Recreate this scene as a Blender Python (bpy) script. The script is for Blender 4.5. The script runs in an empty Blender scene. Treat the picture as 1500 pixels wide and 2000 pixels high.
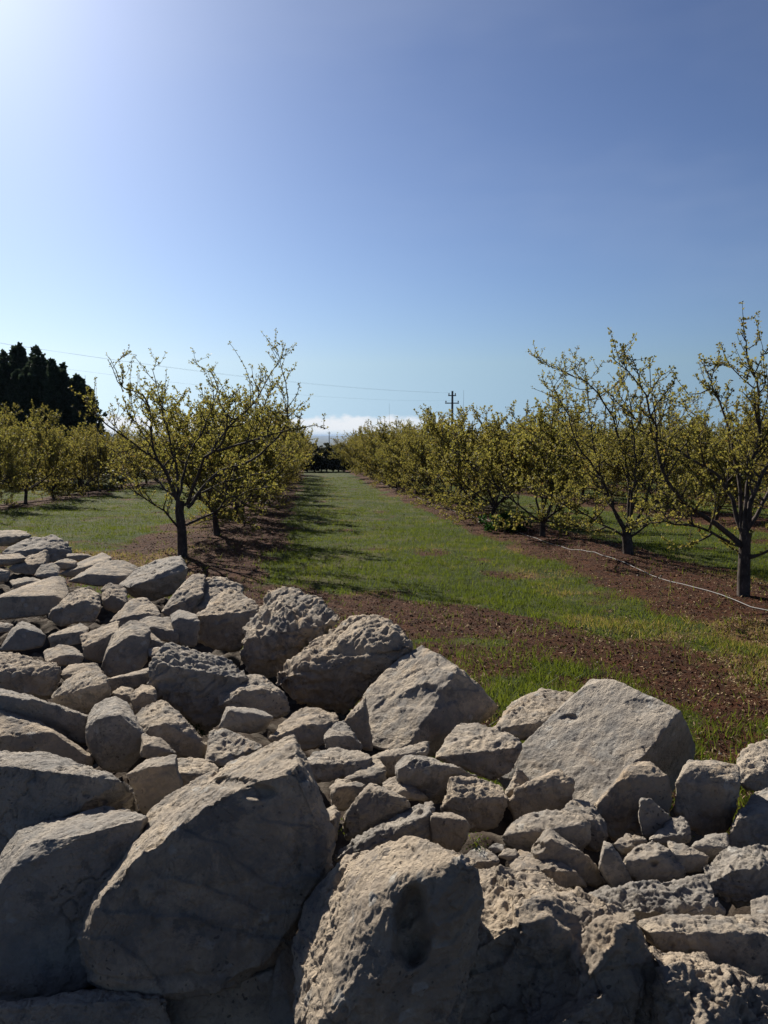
import bpy, bmesh, math, random, re
import numpy as np
from mathutils import Vector

# ------------------------------------------------------------------ camera
scn = bpy.context.scene
col = scn.collection
F = 1620.0                      # focal length in photo pixels (1500 x 2000)
EYE = 1.7
PITCH = math.atan(150 / F)
cam_d = bpy.data.cameras.new("camera")
cam = bpy.data.objects.new("camera", cam_d)
col.objects.link(cam)
cam.location = (0, 0, EYE)
cam.rotation_euler = (math.pi / 2 - PITCH, 0, 0)
cam_d.sensor_fit = 'VERTICAL'
cam_d.sensor_height = 24
cam_d.lens = 24 * F / 2000
cam_d.clip_end = 100000
cam_d.clip_start = 0.05
scn.camera = cam

# ------------------------------------------------------------------ light
SUN_EL, SUN_AZ = math.radians(33), math.radians(-29)     # azimuth from +Y, negative to the left
w = bpy.data.worlds.new("World")
scn.world = w
w.use_nodes = True
nt = w.node_tree
nt.nodes.clear()


def wn(t, **k):
    n = nt.nodes.new(t)
    for a, v in k.items():
        setattr(n, a, v)
    return n


def mth(tree, op, a, b=None, c=None, clamp=False):
    n = tree.nodes.new('ShaderNodeMath')
    n.operation = op
    n.use_clamp = clamp
    for i, v in enumerate((a, b, c)):
        if v is None:
            continue
        if isinstance(v, (int, float)):
            n.inputs[i].default_value = v
        else:
            tree.links.new(v, n.inputs[i])
    return n.outputs[0]


sky = wn('ShaderNodeTexSky', sky_type='NISHITA', sun_disc=False, sun_elevation=SUN_EL, sun_rotation=SUN_AZ,
         altitude=100, air_density=1.0, dust_density=0.8, ozone_density=6.5)
hs = wn('ShaderNodeHueSaturation')
hs.inputs['Saturation'].default_value = 0.86
hs.inputs['Value'].default_value = 0.305
gm = wn('ShaderNodeGamma')
gm.inputs['Gamma'].default_value = 1.42
nt.links.new(sky.outputs[0], gm.inputs['Color'])
nt.links.new(gm.outputs[0], hs.inputs['Color'])
tc = wn('ShaderNodeTexCoord')
sep = wn('ShaderNodeSeparateXYZ')
nt.links.new(tc.outputs['Generated'], sep.inputs[0])
X, Y, Z = sep.outputs
cv = wn('ShaderNodeCombineXYZ')          # keep the clear blue of the photograph right down to the horizon
nt.links.new(X, cv.inputs[0])
nt.links.new(Y, cv.inputs[1])
nt.links.new(mth(nt, 'MAXIMUM', Z, 0.085), cv.inputs[2])
nt.links.new(cv.outputs[0], sky.inputs['Vector'])
t_az = mth(nt, 'DIVIDE', X, mth(nt, 'MAXIMUM', Y, 0.05))
comb = wn('ShaderNodeCombineXYZ')
nt.links.new(t_az, comb.inputs[0])
nt.links.new(Z, comb.inputs[1])


def wnoise(sx, sy, scale, detail, off=0):
    mp = wn('ShaderNodeMapping')
    mp.inputs['Scale'].default_value = (sx, sy, 1)
    mp.inputs['Location'].default_value = (off, off * .7, off)
    nt.links.new(comb.outputs[0], mp.inputs[0])
    n = wn('ShaderNodeTexNoise')
    n.inputs['Scale'].default_value = scale
    n.inputs['Detail'].default_value = detail
    n.inputs['Roughness'].default_value = 0.6
    nt.links.new(mp.outputs[0], n.inputs['Vector'])
    return n.outputs['Fac']


def wmap(v, a, b, c, d):
    n = wn('ShaderNodeMapRange', interpolation_type='SMOOTHSTEP')
    nt.links.new(v, n.inputs[0])
    for i, q in enumerate((a, b, c, d)):
        n.inputs[i + 1].default_value = q
    return n.outputs[0]


top = mth(nt, 'MULTIPLY_ADD', wnoise(1, 0, 9, 3, 3), 0.016, 0.009)        # ragged top of the cloud bank
top = mth(nt, 'MULTIPLY_ADD', wnoise(1, 1.5, 60, 5, 1), 0.013, top)
cl = wmap(mth(nt, 'SUBTRACT', top, Z), 0.0, 0.006, 0, 1)
side = mth(nt, 'MULTIPLY', wmap(t_az, -0.42, -0.34, 0, 1), wmap(t_az, 0.00, 0.13, 1, 0))
side = mth(nt, 'MULTIPLY', side, wmap(Y, 0.0, 0.2, 0, 1))
cl = mth(nt, 'MULTIPLY', cl, side)
cl = mth(nt, 'MULTIPLY', cl, wmap(wnoise(1, 2.2, 45, 5, 7), 0.25, 0.55, 0.55, 1.0))
cl = mth(nt, 'MULTIPLY', cl, wmap(Z, 0.0, 0.008, 0.55, 1))
cirrus = wmap(wnoise(1, 3.5, 1.6, 4, 11), 0.42, 0.8, 0.0, 0.10)
cirrus = mth(nt, 'MULTIPLY', cirrus, wmap(Z, 0.03, 0.25, 0, 1))
mix0 = wn('ShaderNodeMixRGB')
nt.links.new(cirrus, mix0.inputs[0])
nt.links.new(hs.outputs[0], mix0.inputs[1])
mix0.inputs[2].default_value = (6.2, 6.7, 7.5, 1)
mix = wn('ShaderNodeMixRGB')
nt.links.new(cl, mix.inputs[0])
nt.links.new(mix0.outputs[0], mix.inputs[1])
mix.inputs[2].default_value = (7.6, 7.9, 8.3, 1)
bg = wn('ShaderNodeBackground')
bg.inputs['Strength'].default_value = 0.060
nt.links.new(mix.outputs[0], bg.inputs[0])
wo = wn('ShaderNodeOutputWorld')
nt.links.new(bg.outputs[0], wo.inputs[0])

sd = bpy.data.lights.new("sun", 'SUN')
sd.energy = 5.0
sd.angle = math.radians(0.5)
sd.color = (1.0, 0.93, 0.82)
sun = bpy.data.objects.new("sun", sd)
col.objects.link(sun)
S = Vector((math.sin(SUN_AZ) * math.cos(SUN_EL), math.cos(SUN_AZ) * math.cos(SUN_EL), math.sin(SUN_EL)))
sun.rotation_euler = S.to_track_quat('Z', 'Y').to_euler()

vs = scn.view_settings
vs.view_transform = 'Standard'
vs.look = 'None'
vs.exposure = 0.9
vs.gamma = 1
scn.cycles.use_denoising = True
scn.cycles.max_bounces = 6
scn.cycles.transparent_max_bounces = 8

# ------------------------------------------------------------------ helpers
CF = Vector((0, math.cos(PITCH), -math.sin(PITCH)))
CU = Vector((0, math.sin(PITCH), math.cos(PITCH)))
CR = Vector((1, 0, 0))
CP = Vector((0, 0, EYE))
GS = -0.0352                    # the orchard falls away from the wall
UDIR = -145 / F                 # the rows run a little to the left of the view


def ray(px, py):
    return CF + CR * ((px - 750) / F) + CU * ((1000 - py) / F)


def at(px, py, depth):
    return CP + ray(px, py) * depth


def hit(px, py, z0, slope=0.0):
    r = ray(px, py)
    t = (z0 - CP.z) / (r.z - slope * r.y)
    return CP + r * t


def tag(o, label=None, cat=None, group=None, kind=None):
    if label: o['label'] = label
    if cat: o['category'] = cat
    if group: o['group'] = group
    if kind: o['kind'] = kind
    return o


def link(name, me, mat=None, parent=None, loc=None):
    o = bpy.data.objects.new(name, me)
    col.objects.link(o)
    if mat and me:
        me.materials.append(mat)
    if parent: o.parent = parent
    if loc is not None: o.location = loc
    return o


def mesh_np(name, v, f, smooth=False, attrs=None):
    """v (n,3); f (m,k) all faces with k corners"""
    me = bpy.data.meshes.new(name)
    v = np.asarray(v, np.float32)
    f = np.asarray(f, np.int32)
    n, m, k = len(v), len(f), f.shape[1]
    me.vertices.add(n)
    me.vertices.foreach_set('co', v.ravel())
    me.loops.add(m * k)
    me.loops.foreach_set('vertex_index', f.ravel())
    me.polygons.add(m)
    me.polygons.foreach_set('loop_start', np.arange(0, m * k, k, dtype=np.int32))
    try:
        me.polygons.foreach_set('loop_total', np.full(m, k, np.int32))
    except Exception:
        pass
    me.polygons.foreach_set('use_smooth', np.full(m, smooth))
    for an, av in (attrs or {}).items():
        a = me.attributes.new(an, 'FLOAT', 'POINT')
        a.data.foreach_set('value', np.asarray(av, np.float32))
    me.update(calc_edges=True)
    return me


def _hash(ix, iy, iz, s):
    h = (ix * 374761393 + iy * 668265263 + iz * 2147483647 + s * 1274126177) & 0xffffffff
    h = ((h ^ (h >> 13)) * 1274126177) & 0xffffffff
    h = (h ^ (h >> 16)) & 0xffffffff
    h = (h * 2246822519) & 0xffffffff
    return (h ^ (h >> 15)) & 0xffffffff


def noise(p, s=0):
    """value noise -1..1 of (n,3) or (n,2)"""
    p = np.asarray(p, np.float64)
    if p.shape[1] == 2:
        p = np.c_[p, np.full(len(p), 0.37)]
    i = np.floor(p).astype(np.int64)
    f = p - i
    f = f * f * f * (f * (f * 6 - 15) + 10)
    r = 0
    for a in (0, 1):
        for b in (0, 1):
            for c in (0, 1):
                wgt = (f[:, 0] if a else 1 - f[:, 0]) * (f[:, 1] if b else 1 - f[:, 1]) * (f[:, 2] if c else 1 - f[:, 2])
                r = r + wgt * (_hash(i[:, 0] + a, i[:, 1] + b, i[:, 2] + c, s) / 2147483648.0 - 1)
    return r


def fbm(p, s=0, o=4, g=.5):
    r, a = 0, 1
    for k in range(o):
        r = r + a * noise(np.asarray(p) * (2.03 ** k) + k * 7.3, s + k)
        a *= g
    return r


def cells(p, s=0):
    """distance to the nearest feature point, (n,3)"""
    p = np.asarray(p, np.float64)
    i = np.floor(p).astype(np.int64)
    best = np.full(len(p), 9.0)
    for a in (-1, 0, 1):
        for b in (-1, 0, 1):
            for c in (-1, 0, 1):
                q = i + (a, b, c)
                fx = [_hash(q[:, 0], q[:, 1], q[:, 2], s + t) / 4294967296.0 for t in (0, 11, 23)]
                d = sum((q[:, t] + fx[t] - p[:, t]) ** 2 for t in range(3))
                best = np.minimum(best, d)
    return np.sqrt(best)


def sstep(x, a, b):
    t = np.clip((x - a) / (b - a), 0, 1)
    return t * t * (3 - 2 * t)


# ------------------------------------------------------------------ material tools
class M:
    def __init__(s, name, rough=0.9, spec=0.08):
        s.m = bpy.data.materials.new(name)
        s.m.use_nodes = True
        s.t = s.m.node_tree
        s.b = s.t.nodes['Principled BSDF']
        s.b.inputs['Roughness'].default_value = rough
        s.b.inputs['Specular IOR Level'].default_value = spec
        s.tc = s.t.nodes.new('ShaderNodeTexCoord')

    def n(s, t, **k):
        x = s.t.nodes.new(t)
        for a, v in k.items(): setattr(x, a, v)
        return x

    def l(s, a, b): s.t.links.new(a, b)

    def co(s, sc=(1, 1, 1), kind='Object', rnd=False):
        mp = s.n('ShaderNodeMapping')
        mp.inputs['Scale'].default_value = sc
        s.l(s.tc.outputs[kind], mp.inputs[0])
        return mp.outputs[0]

    def noise(s, scale, detail=4, rough=.6, co=None, dist=0):
        x = s.n('ShaderNodeTexNoise')
        x.inputs['Scale'].default_value = scale
        x.inputs['Detail'].default_value = detail
        x.inputs['Roughness'].default_value = rough
        x.inputs['Distortion'].default_value = dist
        s.l(co or s.tc.outputs['Object'], x.inputs['Vector'])
        return x.outputs['Fac']

    def vor(s, scale, co=None, feature='F1', rand=1):
        x = s.n('ShaderNodeTexVoronoi', feature=feature)
        x.inputs['Scale'].default_value = scale
        x.inputs['Randomness'].default_value = rand
        s.l(co or s.tc.outputs['Object'], x.inputs['Vector'])
        return x.outputs['Distance']

    def rng(s, v, a, b, c=0, d=1):
        x = s.n('ShaderNodeMapRange', interpolation_type='SMOOTHSTEP')
        s.l(v, x.inputs[0])
        for i, q in enumerate((a, b, c, d)): x.inputs[i + 1].default_value = q
        return x.outputs[0]

    def mix(s, f, a, b, mode='MIX'):
        x = s.n('ShaderNodeMixRGB', blend_type=mode)
        for i, q in enumerate((f, a, b)):
            if isinstance(q, tuple): x.inputs[i].default_value = (*q, 1)
            elif isinstance(q, (int, float)): x.inputs[i].default_value = q
            else: s.l(q, x.inputs[i])
        return x.outputs[0]

    def math(s, op, a, b=None, c=None): return mth(s.t, op, a, b, c)

    def attr(s, name):
        x = s.n('ShaderNodeAttribute')
        x.attribute_name = name
        return x.outputs['Fac']

    def bump(s, h, strength=.5, dist=.01, prev=None):
        x = s.n('ShaderNodeBump')
        x.inputs['Strength'].default_value = strength
        x.inputs['Distance'].default_value = dist
        s.l(h, x.inputs['Height'])
        if prev: s.l(prev, x.inputs['Normal'])
        return x.outputs[0]

    def out(s, colr, normal=None):
        s.l(colr, s.b.inputs['Base Color'])
        if normal: s.l(normal, s.b.inputs['Normal'])
        return s.m


def stone_mat():
    m = M("limestone", .92)
    oi = m.n('ShaderNodeObjectInfo')
    add = m.n('ShaderNodeVectorMath', operation='MULTIPLY_ADD')
    m.l(oi.outputs['Random'], add.inputs[0])
    add.inputs[1].default_value = (17, 31, 23)
    m.l(m.tc.outputs['Object'], add.inputs[2])
    co = add.outputs[0]
    c = m.mix(m.rng(m.noise(7, 8, .72, co), .38, .62), (.285, .25, .21), (.46, .385, .295))
    c = m.mix(m.rng(m.noise(13, 7, .7, co, .4), .48, .62, 0, .8), c, (.20, .19, .175))           # grey weathering
    c = m.mix(m.rng(m.noise(4, 4, .6, co, 1.0), .58, .72, 0, .6), c, (.34, .235, .135))            # ochre stains
    c = m.mix(m.rng(oi.outputs['Random'], .45, 1, 0, .28), c, (.38, .285, .19))                     # warmer stones
    c = m.mix(m.rng(oi.outputs['Random'], .55, 0, 0, .50), c, (.25, .245, .235))                    # greyer stones
    c = m.mix(m.rng(m.noise(8, 9, .78, co, .3), .54, .60, 0, .62), c, (.135, .13, .128))         # dark weather crust
    vein = m.rng(m.math('ABSOLUTE', m.math('SUBTRACT', m.noise(3.2, 5, .6, co, .8), .5)), .0, .012, 1, 0)
    c = m.mix(m.math('MULTIPLY', vein, m.rng(m.noise(2.2, 2, .5, co), .62, .72, 0, .10)), c, (.07, .06, .05))
    wob = m.n('ShaderNodeVectorMath', operation='MULTIPLY_ADD')
    nz = m.n('ShaderNodeTexNoise')
    nz.inputs['Scale'].default_value = 30
    m.l(co, nz.inputs['Vector'])
    m.l(nz.outputs['Color'], wob.inputs[0])
    wob.inputs[1].default_value = (.03, .03, .03)
    m.l(co, wob.inputs[2])
    lich = m.rng(m.vor(19, wob.outputs[0]), .20, .27, 1, 0)
    lich = m.math('MULTIPLY', lich, m.rng(m.noise(6, 3, .5, co), .52, .60))
    c = m.mix(m.math('MULTIPLY', lich, .7), c, (.42, .405, .37))                                   # pale lichen discs
    spk = m.rng(m.vor(75, wob.outputs[0]), .16, .26, 1, 0)
    spk = m.math('MULTIPLY', spk, m.rng(m.noise(11, 3, .6, co), .50, .62))
    c = m.mix(m.math('MULTIPLY', spk, .75), c, (.06, .055, .05))                                  # black lichen specks
    c = m.mix(m.rng(m.noise(120, 4, .7, co), .3, .75, 0, .30), c, (.19, .17, .15))
    pit = m.rng(m.vor(95, wob.outputs[0]), .10, .36, 0, 1)
    pit = m.math('MAXIMUM', pit, m.rng(m.noise(7, 3, .6, co), .62, .42, 0, 1))
    h = m.math('ADD', m.math('MULTIPLY', m.noise(55, 8, .72, co), 1.0), m.math('MULTIPLY', pit, .25))
    h = m.math('SUBTRACT', h, m.math('MULTIPLY', vein, .15))
    n = m.bump(h, 1.0, .011)
    n = m.bump(m.noise(420, 5, .7, co), .5, .0015, n)
    return m.out(c, n)


def bark_mat(name, base, lo):
    m = M(name, .85)
    c = m.mix(m.rng(m.noise(9, 5, .6), .4, .65), base, lo)
    c = m.mix(m.rng(m.noise(40, 3, .6, m.co((1, 1, .3))), .55, .7, 0, .6), c, tuple(min(1, x * 2.2) for x in base))
    return m.out(c, m.bump(m.noise(45, 5, .6, m.co((1, 1, .35))), .6, .012))


def leaf_mat(name, a, b, c3, trans=.45):
    m = M(name, .55)
    v = m.attr('tint')
    c = m.mix(m.rng(v, 0, .6), a, b)
    c = m.mix(m.rng(v, .72, 1), c, c3)
    oi = m.n('ShaderNodeObjectInfo')
    c = m.mix(m.rng(oi.outputs['Random'], 0, 1, 0, .22), c, c3)
    m.l(c, m.b.inputs['Base Color'])
    tr = m.n('ShaderNodeBsdfTranslucent')
    hsv = m.n('ShaderNodeHueSaturation')
    hsv.inputs['Value'].default_value = 1.25
    hsv.inputs['Saturation'].default_value = 1.1
    m.l(c, hsv.inputs['Color'])
    m.l(hsv.outputs[0], tr.inputs[0])
    ms = m.n('ShaderNodeMixShader')
    ms.inputs[0].default_value = trans
    m.l(m.b.outputs[0], ms.inputs[1])
    m.l(tr.outputs[0], ms.inputs[2])
    m.l(ms.outputs[0], m.t.nodes['Material Output'].inputs[0])
    return m.m


STONE = stone_mat()
BARK = bark_mat("cherry_bark", (.075, .06, .052), (.04, .034, .03))
LEAF = leaf_mat("young_cherry_leaf", (.115, .118, .034), (.20, .182, .052), (.16, .10, .036), .52)
GRASS = leaf_mat("grass_blade", (.032, .066, .006), (.078, .110, .014), (.21, .165, .06), .5)
DARK = leaf_mat("conifer_needle", (.028, .042, .030), (.040, .056, .034), (.046, .056, .034), .25)
HEDGE = leaf_mat("hedge_leaf", (.030, .036, .020), (.045, .048, .024), (.06, .05, .03), .25)
WEED = leaf_mat("weed_leaf", (.018, .045, .012), (.03, .07, .018), (.05, .09, .025), .3)

# ------------------------------------------------------------------ ground


def heap_z(x, y):
    return 0.90 - 0.028 * np.maximum(y, 0)


BX = np.array([-60, -30, -9.2, -4.5, -.7, 1.2, 2.3, 3.4, 8, 20, 60])
BY = np.array([62, 36, 19.4, 14.6, 10.7, 9.6, 7.9, 7.2, 3.2, -6, -40])


def headland(x, y):
    return (y - np.interp(x, BX, BY)) * .75


def ground_z(x, y):
    x = np.asarray(x, float); y = np.asarray(y, float)
    base = np.interp(y, [-200, 35, 60, 92, 112, 1300, 40000], [-200 * GS, 35 * GS, -1.85, -2.42, -2.9, -62, -66])
    base = np.where(y < 34, GS * y, base)
    u = x - UDIR * y
    row = (u - 5.5) / 8.0
    ridge = np.exp(-((row - np.round(row)) * 8 / 1.1) ** 2) * .07
    ridge = np.where(y > 7, ridge, 0) * sstep(headland(x, y), -.5, 1.0)
    p = np.c_[x.ravel(), y.ravel()]
    far = np.clip(300 / (np.abs(y) + 1), 0, 1)
    n = (fbm(p * .35, 5, 3) * .05 + fbm(p * 2.3, 9, 3) * .018).reshape(x.shape)
    hills = sstep(y, 9000, 22000) * (22 + 40 * fbm(p * .00025, 3, 3).reshape(x.shape))
    ridge = ridge * (y < 92)
    return base + ridge * far + n * far + np.maximum(hills, 0)


ROWS = (-28.5, -20.3, -12.0, -2.25, 5.4, 12.4, 19.4, 26.4)


def cover(x, y):
    """grass (0..1) and dryness (0..1) of the ground"""
    p = np.c_[x, y]
    u = x - UDIR * y
    wob = fbm(p * .9, 21, 4) * .38
    d = np.full(len(x), 9.0)
    for r in ROWS:
        half = 1.5 if r == -2.25 else 1.05
        off = 0 if r == -2.25 else 0
        d = np.minimum(d, np.abs(u - r - off) - half)
    g = sstep(d + wob, -.15, .35)
    v = headland(x, y)
    hv = v + fbm(p * .7, 33, 4) * .6
    near = sstep(hv, -.15, .5)                      # 0 on the worn headland strip
    patch = sstep(-v + fbm(p * .8, 44, 3) * 1.1, 1.5, 2.5) * np.clip(.55 + .6 * fbm(p * 1.9, 46, 3), 0, .9)
    g = g * np.clip(.86 + .55 * fbm(p * 1.1, 52, 4), .25, 1)
    g = g * near + (1 - near) * np.maximum(patch, sstep(fbm(p * 1.6, 50, 3), .2, .9) * .4)
    g = np.where((u > 6.5) & (v < 2), g * .7, g)
    dry = sstep(fbm(p * .8, 61, 4) + 1.3 * sstep(x, .8, 3.5) * np.exp(-((v - .1) / 1.3) ** 2) + .9 * np.exp(-((v + .2) / 1.0) ** 2) * 1.5 * sstep(-x, 2, 4.5), .35, 1.1)
    return np.clip(g, 0, 1), np.clip(dry, 0, 1)


def make_ground():
    def axis(n, near, far, k):
        t = np.linspace(0, 1, n)
        return near * (np.sinh(k * t) / np.sinh(k)) * far / near
    xp = axis(230, 1, 16000, 12.5)
    xs = np.r_[-xp[:0:-1], xp]
    yp = axis(420, 1, 30000, 11.0)
    ys = np.r_[-np.linspace(40, .4, 50), yp]
    gx, gy = np.meshgrid(xs, ys)
    gz = ground_z(gx, gy)
    nx, ny = len(xs), len(ys)
    idx = np.arange(nx * ny).reshape(ny, nx)
    f = np.c_[idx[:-1, :-1].ravel(), idx[:-1, 1:].ravel(), idx[1:, 1:].ravel(), idx[1:, :-1].ravel()]
    x, y = gx.ravel(), gy.ravel()
    g, dry = cover(x, y)
    far = sstep(y, 105, 125)
    me = mesh_np("ground", np.c_[x, y, gz.ravel()], f, True, {'grass': g, 'dry': dry, 'far': far})
    m = M("field_earth", .95)
    A = m.attr('grass'); D = m.attr('dry'); FR = m.attr('far')
    g_ = m.rng(m.math('ADD', A, m.math('MULTIPLY_ADD', m.noise(2.6, 6, .7), .9, -.45)), .35, .62)
    soil = m.mix(m.rng(m.noise(6, 7, .7), .35, .68), (.026, .009, .004), (.072, .026, .011))
    soil = m.mix(m.rng(m.noise(38, 4, .7), .55, .70, 0, .7), soil, (.20, .12, .075))
    straw = m.mix(m.rng(m.noise(30, 5, .7), .35, .65), (.11, .06, .028), (.27, .17, .08))
    soil = m.mix(m.math('MULTIPLY', D, m.rng(m.noise(9, 6, .7), .38, .6)), soil, straw)
    green = m.mix(m.rng(m.noise(14, 6, .7), .35, .65), (.016, .026, .004), (.045, .062, .010))
    green = m.mix(m.rng(m.noise(1.1, 5, .65), .48, .66, 0, .6), green, (.11, .095, .04))
    c = m.mix(g_, soil, green)
    fields = m.mix(m.rng(m.noise(.006, 4, .6), .4, .6), (.03, .045, .025), (.09, .085, .055))
    c = m.mix(FR, c, fields)
    h = m.math('ADD', m.noise(16, 8, .72), m.math('MULTIPLY', m.noise(70, 5, .7), .4))
    m.out(c, m.bump(h, .9, .06))
    o = link("ground", me, m.m)
    tag(o, kind='structure')


make_ground()


# ------------------------------------------------------------------ grass, litter
EX, EY = [], []
for px, py in ((-700, 985), (-300, 1015), (0, 1052), (150, 1085), (350, 1108), (500, 1200), (650, 1240), (790, 1310), (960, 1400), (1120, 1385),
               (1320, 1420), (1500, 1490), (2200, 1700), (4000, 2300)):
    p_ = hit(px, py, .9, -.028)
    EX.append(p_.x); EY.append(p_.y)


def wall_in(x, y):
    """how far a point lies inside the back edge of the wall (m)"""
    return (np.interp(x, EX, EY) - y) * .72


def blades(name, n, seed, dens, hgt, wid, mat, lie=False, lim=(2.6, 75.0)):
    r = np.random.default_rng(seed)
    # distance with a density falling off with range
    a, b = lim
    y = a * (b / a) ** (r.random(n) ** 1.15)
    x = (r.random(n) - .5) * 2 * (y * .56 + 1.5)
    k = 5
    x = np.repeat(x, k) + r.normal(0, .022, n * k) * np.repeat(1 + y / 18, k)
    y = np.repeat(y, k) + r.normal(0, .022, n * k) * np.repeat(1 + y / 18, k)
    g, dry = cover(x, y)
    keep = (r.random(len(x)) < dens(g, dry, x, y)) & (wall_in(x, y) < -.35)
    x, y, g, dry = x[keep], y[keep], g[keep], dry[keep]
    n = len(x)
    z = ground_z(x, y)
    ang = r.random(n) * 6.283
    sc = 1 + y / 30
    h = r.uniform(.45, 1.25, n) * hgt * (1 + .35 * noise(np.c_[x, y] * 1.3, 71)) * (1 + y / 90)
    ww = wid * r.uniform(.6, 1.3, n) * sc
    lean = r.normal(0, .45, (n, 2))
    ca, sa = np.cos(ang), np.sin(ang)
    if lie:
        L = h * 1.0
        b0 = np.c_[x, y, z + .006]
        v = np.stack([b0, b0 + np.c_[ca * L, sa * L, r.uniform(-.1, .6, n) * L],
                      b0 + np.c_[ca * L * .6 - sa * ww, sa * L * .6 + ca * ww, r.uniform(.1, .6, n) * ww + .004]], 1)
        tint = r.random(n)
    else:
        b0 = np.c_[x, y, z - .005]
        mid = b0 + np.c_[lean * h[:, None] * .3, h * .55]
        v = np.stack([b0 + np.c_[ca * ww, sa * ww, 0 * ww], b0 - np.c_[ca * ww, sa * ww, 0 * ww],
                      b0 + np.c_[lean * h[:, None], h]], 1)
        tint = np.clip(r.random(n) * .7 + .45 * noise(np.c_[x, y] * .9, 83) * .6 + dry * .55, 0, 1)
    me = mesh_np(name, v.reshape(-1, 3), np.arange(n * 3).reshape(-1, 3), False, {'tint': np.repeat(tint, 3)})
    return link(name, me, mat)


g1 = blades("grass", 150000, 3, lambda g, d, x, y: (g ** 1.3) * .95 + .03 + .35 * d * (1 - g), .055, .0035, GRASS)
tag(g1, "short green grass covering the aisles between the tree rows", "grass", kind='stuff')
g3 = blades("tall_grass_tufts", 9000, 17, lambda g, d, x, y: (g ** 1.2) * sstep(fbm(np.c_[x, y] * .9, 95, 3), -.1, .5) + .10, .115, .0035, GRASS)
tag(g3, "taller ragged grass tufts and dry stalks standing out of the mown lane", "grass", kind='stuff')
LIT = M("dry_litter", .9)
LIT.out(LIT.mix(LIT.rng(LIT.attr('tint'), 0, 1), (.035, .018, .010), (.34, .25, .15)))
g2 = blades("leaf_litter", 70000, 9, lambda g, d, x, y: (1 - g) * (.25 + .75 * d), .035, .006, LIT.m, True, (2.6, 40))
tag(g2, "dry straw and dead leaves strewn over the red earth", "litter", kind='stuff')

# ------------------------------------------------------------------ stones
R_ = re.compile(r'(-?\d+),(-?\d+)([TFL]|@-?[\d.]+)?')


def parse(s):
    return [(float(a), float(b), c or '') for a, b, c in R_.findall(s or '')]


def isect(px, py, anchor, n):
    r = ray(px, py)
    dn = r.dot(n)
    if abs(dn) < 1e-4: return 99.0
    t = (anchor - CP).dot(n) / dn
    return t if t > 0 else 99.0


_tmp = {}


def hull_remesh(lumps, vox, smooth):
    bm = bmesh.new()
    for pts in lumps:
        vv = [bm.verts.new(p) for p in pts]
        res = bmesh.ops.convex_hull(bm, input=vv)
        kill = [g for g in res['geom_interior'] if isinstance(g, bmesh.types.BMVert)]
        kill += [g for g in res['geom_unused'] if isinstance(g, bmesh.types.BMVert)]
        bmesh.ops.delete(bm, geom=list(set(kill)), context='VERTS')
    bmesh.ops.recalc_face_normals(bm, faces=bm.faces)
    me = bpy.data.meshes.new("tmp")
    bm.to_mesh(me)
    bm.free()
    o = bpy.data.objects.new("tmp", me)
    col.objects.link(o)
    md = o.modifiers.new("r", 'REMESH')
    md.mode = 'VOXEL'
    md.voxel_size = vox
    sm = o.modifiers.new("s", 'SMOOTH')
    sm.iterations = smooth
    sm.factor = .5
    dg = bpy.context.evaluated_depsgraph_get()
    out = bpy.data.meshes.new_from_object(o.evaluated_get(dg))
    bpy.data.objects.remove(o)
    bpy.data.meshes.remove(me)
    return out


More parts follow.
